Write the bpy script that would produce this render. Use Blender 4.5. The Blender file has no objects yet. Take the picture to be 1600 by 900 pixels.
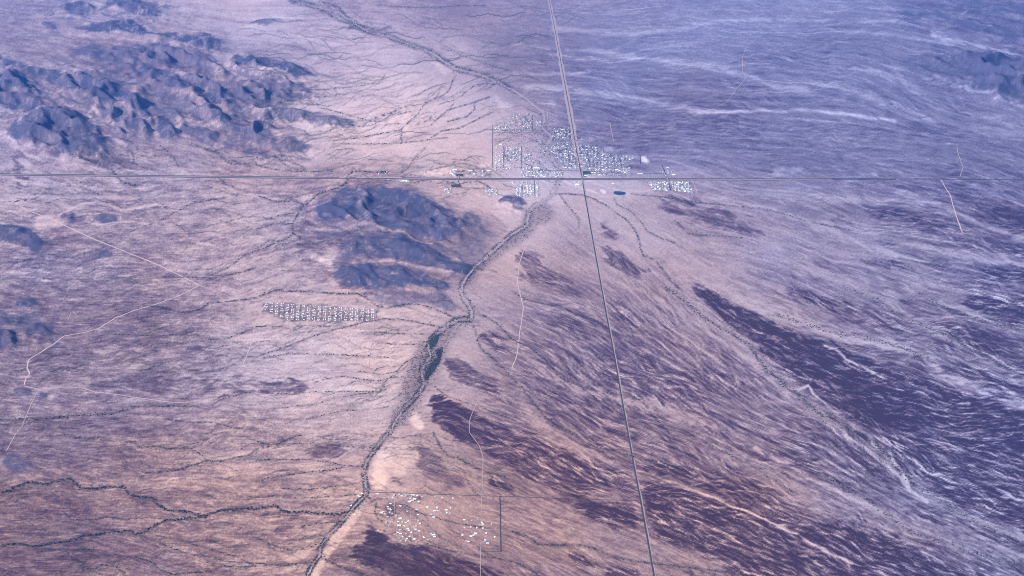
import bpy, math, random
import numpy as np

# ------------------------------------------------------------------ camera, sky, sun, exposure
SC = bpy.context.scene
COL = SC.collection
W0, H0 = 1600.0, 900.0                 # survey frame used to place things on the plain
FPX = 1964.0                           # focal length in frame pixels
PITCH = math.radians(25.0)
CAMH = 6716.0
cam_d = bpy.data.cameras.new('camera')
cam_d.sensor_width = 36.0
cam_d.lens = FPX / W0 * 36.0
cam_d.clip_start = 10.0
cam_d.clip_end = 400000.0
cam = bpy.data.objects.new('camera', cam_d)
COL.objects.link(cam)
cam.location = (0, 0, CAMH)
cam.rotation_euler = (math.pi / 2 - PITCH, 0, 0)
SC.camera = cam

SUN_EL, SUN_AZ = math.radians(37), math.radians(245)   # azimuth clockwise from +Y (view direction)
world = bpy.data.worlds.new('World')
SC.world = world
world.use_nodes = True
wn = world.node_tree
sky = wn.nodes.new('ShaderNodeTexSky')
sky.sky_type = 'NISHITA'
sky.sun_disc = False
sky.sun_elevation = SUN_EL
sky.sun_rotation = SUN_AZ
wn.links.new(sky.outputs[0], wn.nodes['Background'].inputs[0])
wn.nodes['Background'].inputs[1].default_value = 0.10
sun_d = bpy.data.lights.new('sun', 'SUN')
sun_d.energy = 4.8
sun_d.angle = math.radians(0.5)
sun_d.color = (1.0, 0.95, 0.88)
sun = bpy.data.objects.new('sun', sun_d)
COL.objects.link(sun)
sun.rotation_euler = (math.pi / 2 - SUN_EL, 0, -SUN_AZ + math.pi)
sun.location = (0, 0, 9000)
SC.view_settings.view_transform = 'Standard'
SC.view_settings.look = 'None'
SC.view_settings.gamma = 1.0
SC.view_settings.use_curve_mapping = False
SC.view_settings.exposure = 0.78
SC.cycles.use_denoising = False
SC.cycles.filter_width = 1.1
SC.cycles.max_bounces = 4
SC.cycles.diffuse_bounces = 2
SC.cycles.volume_bounces = 1
HAZE_DENSITY = 0.70e-5
HAZE_COLOR = (0.03, 0.27, 1.0)

rnd = random.Random(7)
rng = np.random.default_rng(11)
cp, sp = math.cos(PITCH), math.sin(PITCH)


def unproject(px, py, z=0.0):
    """ground position seen at frame position (px, py) when the ground there is z high"""
    u = (np.asarray(px, float) - W0 / 2) / FPX
    v = (np.asarray(py, float) - H0 / 2) / FPX
    dy = cp - v * sp
    dz = -sp - v * cp
    t = (CAMH - z) / (-dz)
    return u * t, dy * t, z + 0 * t


def mpp(py):
    """metres across one frame pixel at that row"""
    return CAMH / (cp * (py - H0 / 2 + FPX * math.tan(PITCH)))


# ------------------------------------------------------------------ survey grid of the plain
STEP = 1.5
fx = np.arange(-130, 1731, STEP)
fy = np.arange(-60, 961, STEP)
GX, GY = np.meshgrid(fx, fy)
NY, NX = GX.shape
X0, Y0, _ = unproject(GX, GY)


def _hash(ix, iy, seed):
    h = (ix.astype(np.int64) * 374761393 + iy.astype(np.int64) * 668265263 + seed * 974711) & 0xffffffff
    h = ((h ^ (h >> 13)) * 1274126177) & 0xffffffff
    h = h ^ (h >> 16)
    return (h & 0xffff) / 65535.0


def vnoise(x, y, seed=0):
    ix, iy = np.floor(x), np.floor(y)
    a, b = x - ix, y - iy
    a = a * a * (3 - 2 * a)
    b = b * b * (3 - 2 * b)
    v00, v10 = _hash(ix, iy, seed), _hash(ix + 1, iy, seed)
    v01, v11 = _hash(ix, iy + 1, seed), _hash(ix + 1, iy + 1, seed)
    return ((v00 * (1 - a) + v10 * a) * (1 - b) + (v01 * (1 - a) + v11 * a) * b) * 2 - 1


def fbm(x, y, octs, seed=0, gain=0.5):
    s, amp, tot = 0, 1.0, 0
    for o in range(octs):
        s = s + amp * vnoise(x * 2 ** o, y * 2 ** o, seed + o * 17)
        tot += amp
        amp *= gain
    return s / tot


def sstep(a, b, x):
    t = np.clip((x - a) / (b - a), 0, 1)
    return t * t * (3 - 2 * t)


def blur(a, sig):
    if sig < 0.3:
        return a
    r = max(1, int(sig * 3))
    k = np.exp(-0.5 * (np.arange(-r, r + 1) / sig) ** 2)
    k /= k.sum()
    b = np.pad(a, ((r, r), (r, r)), mode='edge')
    c = sum(k[i] * b[i:i + a.shape[0], :] for i in range(2 * r + 1))
    return sum(k[i] * c[:, i:i + a.shape[1]] for i in range(2 * r + 1))


# the way water runs over the plain: direction samples (x, y, dx, dy)
FLOW = [(1300, 800, 1, .52), (1420, 850, 1, .5), (1420, 600, 1, .28), (1250, 550, 1, .5), (1400, 740, 1, .6), (1180, 600, 1, .72), (1330, 670, 1, .62), (1520, 650, 1, .1), (1400, 330, 1, .2),
        (1400, 150, 1, .3), (1100, 100, 1, .08), (1300, 50, 1, .06), (900, 600, 1, .65), (900, 800, 1, .5), (1000, 400, 1, .72),
        (1100, 500, 1, .75), (700, 860, 1, .55), (750, 700, 1, .45), (860, 330, 1, .7), (1150, 350, 1, .38), (100, 700, 1, .03),
        (300, 600, 1, -.05), (300, 850, 1, .1), (450, 700, 1, -.1), (500, 560, 1, -.05), (200, 450, 1, -.12), (400, 400, 1, -.25),
        (300, 330, 1, -.15), (100, 350, 1, .0), (550, 450, 1, .12), (600, 200, 1, -.28), (500, 150, 1, -.06), (700, 150, 1, -.45),
        (650, 250, 1, -.2), (500, 60, 1, .1), (200, 100, 1, .25), (620, 400, 1, .2), (800, 600, 1, .55), (1200, 700, 1, .5),
        (1550, 800, 1, .45), (1550, 350, 1, .25), (1550, 500, 1, .35), (1300, 450, 1, .4), (1200, 250, 1, .1), (1000, 220, 1, .12),
        (950, 120, 1, .06), (1000, 20, 1, .06), (720, 400, 1, .15), (100, 250, 1, .35), (300, 220, 1, .3), (50, 850, 1, -.1),
        (450, 850, 1, -.1), (1000, 700, 1, .45), (1050, 850, 1, .4), (760, 480, 1, .7), (700, 40, 1, .1), (1550, 120, 1, .35),
        (0, 0, 1, .1), (1600, 0, 1, .1), (1600, 900, 1, .45), (0, 900, 1, 0), (640, 600, 1, -.4), (800, 400, 1, .35)]
num_x = np.zeros_like(GX); num_y = np.zeros_like(GX); den = np.zeros_like(GX)
for (x, y, dx, dy) in FLOW:
    n = math.hypot(dx, dy)
    w = 1.0 / (((GX - x) ** 2 + (GY - y) ** 2) + 900.0) ** 1.6
    num_x += w * dx / n; num_y += w * dy / n; den += w
FDX, FDY = num_x / den, num_y / den
wob = 0.30 * fbm(GX / 70, GY / 45, 3, 91)
FDX, FDY = FDX - wob * FDY, FDY + wob * FDX
nn = np.hypot(FDX, FDY); FDX /= nn; FDY /= nn


def lic(noise, L, dxf, dyf, step=1.0):
    """streaks: noise averaged along the run of the water"""
    h, w = noise.shape
    jj, ii = np.meshgrid(np.arange(w, dtype=np.float32), np.arange(h, dtype=np.float32))
    acc = noise.copy(); tot = 1.0
    for sgn in (1, -1):
        x, y = jj.copy(), ii.copy()
        for k in range(1, L + 1):
            xi = np.clip(np.rint(x), 0, w - 1).astype(np.int32); yi = np.clip(np.rint(y), 0, h - 1).astype(np.int32)
            x += sgn * step * dxf[yi, xi]; y += sgn * step * dyf[yi, xi]
            xi = np.clip(np.rint(x), 0, w - 1).astype(np.int32); yi = np.clip(np.rint(y), 0, h - 1).astype(np.int32)
            wt = 0.5 + 0.5 * math.cos(math.pi * k / (L + 1))
            acc += wt * noise[yi, xi]; tot += wt
    acc /= tot
    return acc / (acc.std() + 1e-9)


fine = lic(rng.standard_normal((NY, NX)).astype(np.float32), 7, FDX, FDY)
h2 = (NY + 1) // 2, (NX + 1) // 2
fx2, fy2 = FDX[::2, ::2].astype(np.float32), FDY[::2, ::2].astype(np.float32)


def up2(a):
    b = np.repeat(np.repeat(a, 2, 0), 2, 1)[:NY, :NX]
    return blur(b, 0.8)


med = up2(lic(blur(rng.standard_normal(h2), 0.9).astype(np.float32), 16, fx2, fy2))
med2 = up2(lic(blur(rng.standard_normal(h2), 1.4).astype(np.float32), 22, fx2, fy2))
big = up2(lic(blur(rng.standard_normal(h2), 3.0).astype(np.float32), 36, fx2, fy2, 1.3))
STREAK = 1.0 * fine + 0.42 * med + 0.26 * big + .25 * rng.standard_normal(fine.shape)
STREAK /= STREAK.std()
rw = 0.70 * fbm(GX / 24, GY / 15, 3, 93) + .55 * vnoise(GX / 7, GY / 5.5, 94)
RDX, RDY = FDX - rw * FDY, FDY + rw * FDX
nn = np.hypot(RDX, RDY); RDX /= nn; RDY /= nn
rill = lic(blur(rng.standard_normal((NY, NX)), .78).astype(np.float32), 10, RDX.astype(np.float32), RDY.astype(np.float32))
rill2 = up2(lic(blur(rng.standard_normal(h2), .7).astype(np.float32), 18, RDX[::2, ::2].astype(np.float32), RDY[::2, ::2].astype(np.float32)))
lw = .16 * fbm(GX / 60, GY / 40, 2, 99)
LDX, LDY = FDX - lw * FDY, FDY + lw * FDX
nn = np.hypot(LDX, LDY)
longs = lic(blur(rng.standard_normal((NY, NX)), .75).astype(np.float32), 62, (LDX / nn).astype(np.float32), (LDY / nn).astype(np.float32), 1.15)
WX = 5.0 * fbm(GX / 26, GY / 17, 4, 5) + 1.5 * med * FDX
WY = 3.2 * fbm(GX / 26, GY / 17, 4, 6)


def threads(n, box_, steps, wig, seed, branch=2.0, flow=None, start=None):
    """fine drainage threads: walk with the water, and let side threads join at a slant"""
    r = np.random.default_rng(seed)
    acc = np.zeros((NY, NX), np.float32)
    FX, FY = flow if flow is not None else (FDX, FDY)
    x = r.uniform(box_[0], box_[1], n); y = r.uniform(box_[2], box_[3], n)
    if start is not None:
        x, y = start
    st = r.uniform(.35, 1.0, n) ** 1.3
    ln = (steps * r.uniform(.3, 1.0, n)).astype(int)
    sets = [(x, y, np.zeros(n), st, ln)]
    for gen in range(int(branch) + 1):
        nx_, ny_, na, ns, nl = [], [], [], [], []
        for (x, y, a0, st, ln) in sets:
            x, y = x.copy(), y.copy()
            a = a0.copy(); w1 = r.uniform(0, 6.28, len(x)); k1 = r.uniform(.05, .12, len(x)); k2 = r.uniform(.2, .4, len(x))
            sgn = 1.0 if gen == 0 else -1.0
            for k in range(int(ln.max())):
                live = k < ln
                j = np.clip(np.rint((x - fx[0]) / STEP), 0, NX - 1).astype(int); i = np.clip(np.rint((y - fy[0]) / STEP), 0, NY - 1).astype(int)
                th = a + wig * (np.sin(w1 + k * k1) + .6 * np.sin(1.7 * w1 + k * k2))
                c, s_ = np.cos(th), np.sin(th)
                dx, dy = FX[i, j], FY[i, j]
                fade = np.minimum(1, np.minimum(k + 1, ln - k) / 10.0) * live
                np.maximum.at(acc, (i, j), (st * fade).astype(np.float32))
                x += sgn * (dx * c - dy * s_); y += sgn * (dx * s_ + dy * c)
                a = a * .975
                if gen < int(branch):
                    pick = live & (r.random(len(x)) < .022)
                    if pick.any():
                        m_ = pick.sum()
                        nx_.append(x[pick]); ny_.append(y[pick]); na.append(r.choice([-1, 1], m_) * r.uniform(.3, .75, m_))
                        ns.append(st[pick] * .75); nl.append((ln[pick] * r.uniform(.25, .6, m_)).astype(int) + 6)
        if not nx_:
            break
        sets = [(np.concatenate(nx_), np.concatenate(ny_), np.concatenate(na), np.concatenate(ns), np.concatenate(nl))]
    return acc


TH_W = threads(520, (-120, 720, 150, 950), 130, .30, 301)          # dark bushy threads on the western plain
TH_E = threads(1100, (640, 1720, 290, 950), 150, .17, 302)          # pale rills on the eastern pavements
TH_E2 = threads(420, (820, 1720, -50, 300), 130, .10, 303, 1)
TH_N = threads(150, (380, 840, 20, 275), 110, .25, 304)


def crop(pts, pad):
    xs = [p[0] for p in pts]; ys = [p[1] for p in pts]
    j0 = max(0, int((min(xs) - pad - fx[0]) / STEP)); j1 = min(NX, int((max(xs) + pad - fx[0]) / STEP) + 2)
    i0 = max(0, int((min(ys) - pad - fy[0]) / STEP)); i1 = min(NY, int((max(ys) + pad - fy[0]) / STEP) + 2)
    return (slice(i0, i1), slice(j0, j1)) if (i1 > i0 and j1 > j0) else None


def poly_mask(pts, soft, warp=1.0):
    s = crop(pts, 3 * soft + 10)
    if s is None:
        return None, None
    x = GX[s] + warp * WX[s]; y = GY[s] + warp * WY[s]
    inside = np.zeros(x.shape, bool)
    n = len(pts)
    for k in range(n):
        (x1, y1), (x2, y2) = pts[k], pts[(k + 1) % n]
        if y1 == y2:
            continue
        c = ((y1 > y) != (y2 > y)) & (x < (x2 - x1) * (y - y1) / (y2 - y1) + x1)
        inside ^= c
    return s, blur(inside.astype(float), soft / STEP)


def line_dist(pts, pad, warp=0.3):
    s = crop(pts, pad + 6)
    if s is None:
        return None, None
    x = GX[s] + warp * WX[s]; y = GY[s] + warp * WY[s]
    d = np.full(x.shape, 1e9)
    for (x1, y1), (x2, y2) in zip(pts[:-1], pts[1:]):
        vx, vy = x2 - x1, y2 - y1
        t = np.clip(((x - x1) * vx + (y - y1) * vy) / (vx * vx + vy * vy + 1e-9), 0, 1)
        d = np.minimum(d, np.hypot(x - x1 - t * vx, y - y1 - t * vy))
    return s, d


def P(txt):
    v = [float(t) for t in txt.replace(',', ' ').split()]
    return list(zip(v[0::2], v[1::2]))


# ------------------------------------------------------------------ survey data: cover of the ground
CTRL = np.array([
    [.42, .45, .42, .32, .22, .36, .42, .48, .50, .50, .46, .46, .46, .50, .56, .6, .55],
    [.45, .45, .5, .45, .38, .28, .2, .32, .52, .56, .54, .55, .58, .58, .55, .6, .65],
    [.4, .45, .45, .4, .33, .2, .08, .06, .28, .55, .66, .66, .64, .62, .6, .6, .6],
    [.34, .4, .4, .4, .34, .42, .42, .28, .22, .26, .34, .45, .52, .55, .6, .65, .68],
    [.45, .52, .5, .45, .36, .4, .5, .42, .3, .42, .38, .42, .45, .48, .52, .58, .65],
    [.55, .56, .56, .46, .24, .21, .24, .3, .46, .60, .56, .46, .5, .5, .55, .58, .65],
    [.56, .56, .54, .46, .32, .22, .22, .35, .55, .63, .65, .60, .52, .6, .65, .68, .7],
    [.60, .62, .54, .46, .40, .36, .3, .42, .58, .58, .55, .55, .55, .62, .66, .7, .75],
    [.62, .62, .56, .50, .48, .44, .34, .42, .48, .52, .55, .6, .58, .58, .55, .6, .65],
    [.76, .70, .58, .54, .46, .44, .65, .62, .52, .52, .55, .7, .75, .75, .75, .6, .6]])

# hills: (rockiness, height m, softness, outline)
HILLS = [
    (.9, 60, 3, P('90 13 100 9 118 10 125 6 140 8 146 15 140 20 120 26 105 21 92 17')),
    (.9, 70, 3, P('160 4 175 3 195 0 215 3 240 14 262 20 275 25 240 24 215 23 190 15 170 8')),
    (1, 110, 3, P('110 46 130 42 150 40 180 36 205 36 222 42 240 52 262 54 285 58 300 58 325 56 338 62 345 70 345 80 325 80 290 70 270 60 240 55 200 52 170 50 140 47')),
    (.8, 30, 2, P('66 37 80 37 92 45 80 48 70 42')),
    (.65, 60, 5, P('95 78 125 75 150 82 185 76 210 80 240 70 280 78 305 85 320 92 345 100 355 108 330 110 300 98 270 105 235 108 205 105 185 95 150 90 110 85')),
    (.95, 130, 4, P('0 92 25 100 60 110 85 110 110 118 140 122 150 135 170 145 185 158 190 170 170 168 150 158 130 145 120 130 95 118 60 115 30 108 0 100 -60 90 -60 80')),
    (.95, 110, 3, P('-50 112 0 118 20 118 35 125 50 132 62 142 58 150 40 148 25 142 0 142 -50 142')),
    (.9, 110, 4, P('190 105 225 102 255 118 270 122 310 135 345 152 385 170 370 172 340 165 310 150 270 140 240 128 210 115')),
    (.9, 160, 5, P('22 200 50 185 75 172 95 173 115 182 140 197 158 212 172 232 150 243 110 240 70 232 40 225 15 215')),
    (.9, 60, 3, P('195 160 215 158 235 175 240 190 220 180 200 172')),
    (1, 70, 3, P('245 190 258 188 272 200 280 215 262 222 248 215')),
    (.8, 40, 3, P('222 205 235 212 240 222 228 218')),
    (.7, 60, 4, P('270 168 310 170 350 180 372 187 360 195 330 190 290 180')),
    (1, 90, 3, P('355 97 375 88 400 90 425 95 455 103 475 110 495 116 470 119 450 116 425 110 400 104 370 103')),
    (.65, 70, 6, P('300 125 400 135 440 138 480 140 485 155 450 160 400 165 350 160 320 150')),
    (.75, 60, 4, P('412 178 440 175 470 175 500 180 540 187 565 193 550 198 510 198 480 192 450 190 420 187')),
    (.7, 30, 2, P('380 38 400 33 420 29 440 33 425 38 400 38')),
    (.65, 40, 4, P('400 226 450 222 490 232 470 238 440 235')),
    (.6, 30, 4, P('360 205 400 196 432 202 415 215 380 215')),
    (.8, 80, 3, P('1378 15 1400 17 1455 25 1480 26 1510 35 1540 42 1565 45 1600 52 1680 60 1680 70 1600 62 1570 60 1540 50 1500 42 1480 31 1450 28 1400 21')),
    (.55, 60, 8, P('1400 100 1450 88 1500 82 1530 92 1570 98 1600 102 1680 110 1680 165 1600 160 1570 155 1530 145 1510 130 1490 122 1440 118 1410 112')),
    (1, 140, 4, P('1500 84 1530 92 1560 95 1600 102 1690 115 1690 165 1600 158 1560 152 1530 143 1515 125 1510 105')),
    (.9, 70, 2.5, P('140 122 175 138 205 150 232 168 240 178 215 176 190 165 165 150')),
    (.85, 60, 2.5, P('60 112 110 126 150 146 172 160 150 160 110 145 80 130')),
    (.8, 50, 2.5, P('250 120 300 124 350 140 400 150 395 160 340 154 290 140 260 132')),
    (.75, 40, 2.5, P('190 76 240 72 285 82 310 92 280 94 240 88 205 86')),
    (.7, 40, 2.5, P('120 72 150 74 180 84 200 98 175 98 145 88')),
    (.8, 50, 2.5, P('330 182 370 186 410 200 430 214 400 214 360 204 335 194')),
    (.7, 35, 2.5, P('375 218 410 214 450 224 470 232 440 234 400 228')),
    (.8, 50, 2.5, P('150 172 185 176 215 190 240 208 215 206 180 194 158 184')),
    (.75, 40, 2.5, P('285 196 320 200 345 214 330 224 300 216 285 206')),
    (.9, 70, 2.5, P('-40 140 10 146 45 158 70 172 40 176 10 168 -40 160')),
    # the mountain by the highway
    (.95, 46, 5, P('500 325 520 312 535 299 560 296 580 298 600 299 620 303 640 308 660 314 680 321 690 331 710 334 715 346 735 347 755 353 740 362 720 366 705 376 690 380 670 374 650 367 620 362 600 352 580 347 560 342 540 340 515 342 500 338')),
    (.28, 18, 8, P('495 320 540 300 640 300 700 330 760 352 770 372 740 395 690 395 640 375 560 365 500 350')),
    (.95, 34, 4, P('568 366 590 363 620 373 640 379 665 389 680 393 700 406 740 421 735 430 700 426 660 416 640 411 600 406 570 401 545 400 520 394 530 385 555 379')),
    (1, 28, 4, P('525 430 545 421 570 416 600 418 630 421 660 431 690 441 710 450 690 455 650 450 620 448 590 450 560 448 535 445')),
    (.6, 15, 5, P('575 455 600 452 650 460 690 465 715 480 700 487 680 480 650 474 610 474 595 465')),
    (.9, 40, 2, P('780 318 790 310 800 308 812 311 822 318 812 321 790 321')),
    (.8, 12, 2, P('795 323 815 325 826 332 810 331')),
    (.75, 25, 4, P('722 336 738 334 752 344 742 352 726 348')),
    # small hills on the left
    (.95, 60, 3, P('-60 352 0 357 20 352 40 358 60 375 72 382 55 390 40 385 20 378 0 380 -60 384')),
    (.8, 30, 3, P('88 345 95 335 108 333 118 340 108 347')),
    (.75, 25, 2, P('140 340 160 336 178 338 185 344 170 346 150 344')),
    (.8, 15, 2, P('152 397 165 393 180 396 175 400 158 400')),
    (.9, 40, 2, P('20 475 35 467 50 468 62 475 45 480 25 480')),
    (.95, 50, 3, P('-40 520 0 525 15 523 25 535 20 543 0 547 -40 548')),
    (.7, 35, 3, P('30 525 45 515 60 510 75 515 80 525 60 527 40 530')),
    (.65, 30, 3, P('-20 500 20 495 40 495 45 505 25 510 -20 512')),
    (.6, 15, 2, P('20 608 40 608 50 615 30 620')),
    (.8, 8, 1.5, P('60 617 72 616 70 621 62 621')),
    (.8, 35, 3, P('0 725 15 712 25 715 40 722 55 730 60 736 40 742 20 735')),
]

RANGES = [
    (.55, 80, P('-60 92 60 105 130 112 170 95 240 66 330 80 360 100 490 118 490 165 400 200 300 190 250 225 190 230 120 170 60 165 -60 160')),
    (.6, 40, P('290 190 400 190 480 215 500 240 400 242 330 228 280 215')),
    (.6, 50, P('60 8 160 0 290 0 300 30 200 34 120 30')),
    (.6, 40, P('1380 0 1720 0 1720 70 1560 62 1480 35 1400 25')),
    (.42, 26, P('500 318 540 298 640 300 700 325 770 352 760 380 735 428 690 470 600 470 530 450 520 400 500 350')),
    (.6, 30, P('-60 480 40 490 90 512 80 535 20 550 -60 552')),
    (.8, 50, P('1400 95 1500 80 1720 110 1720 170 1540 150 1450 122')),
]

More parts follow.
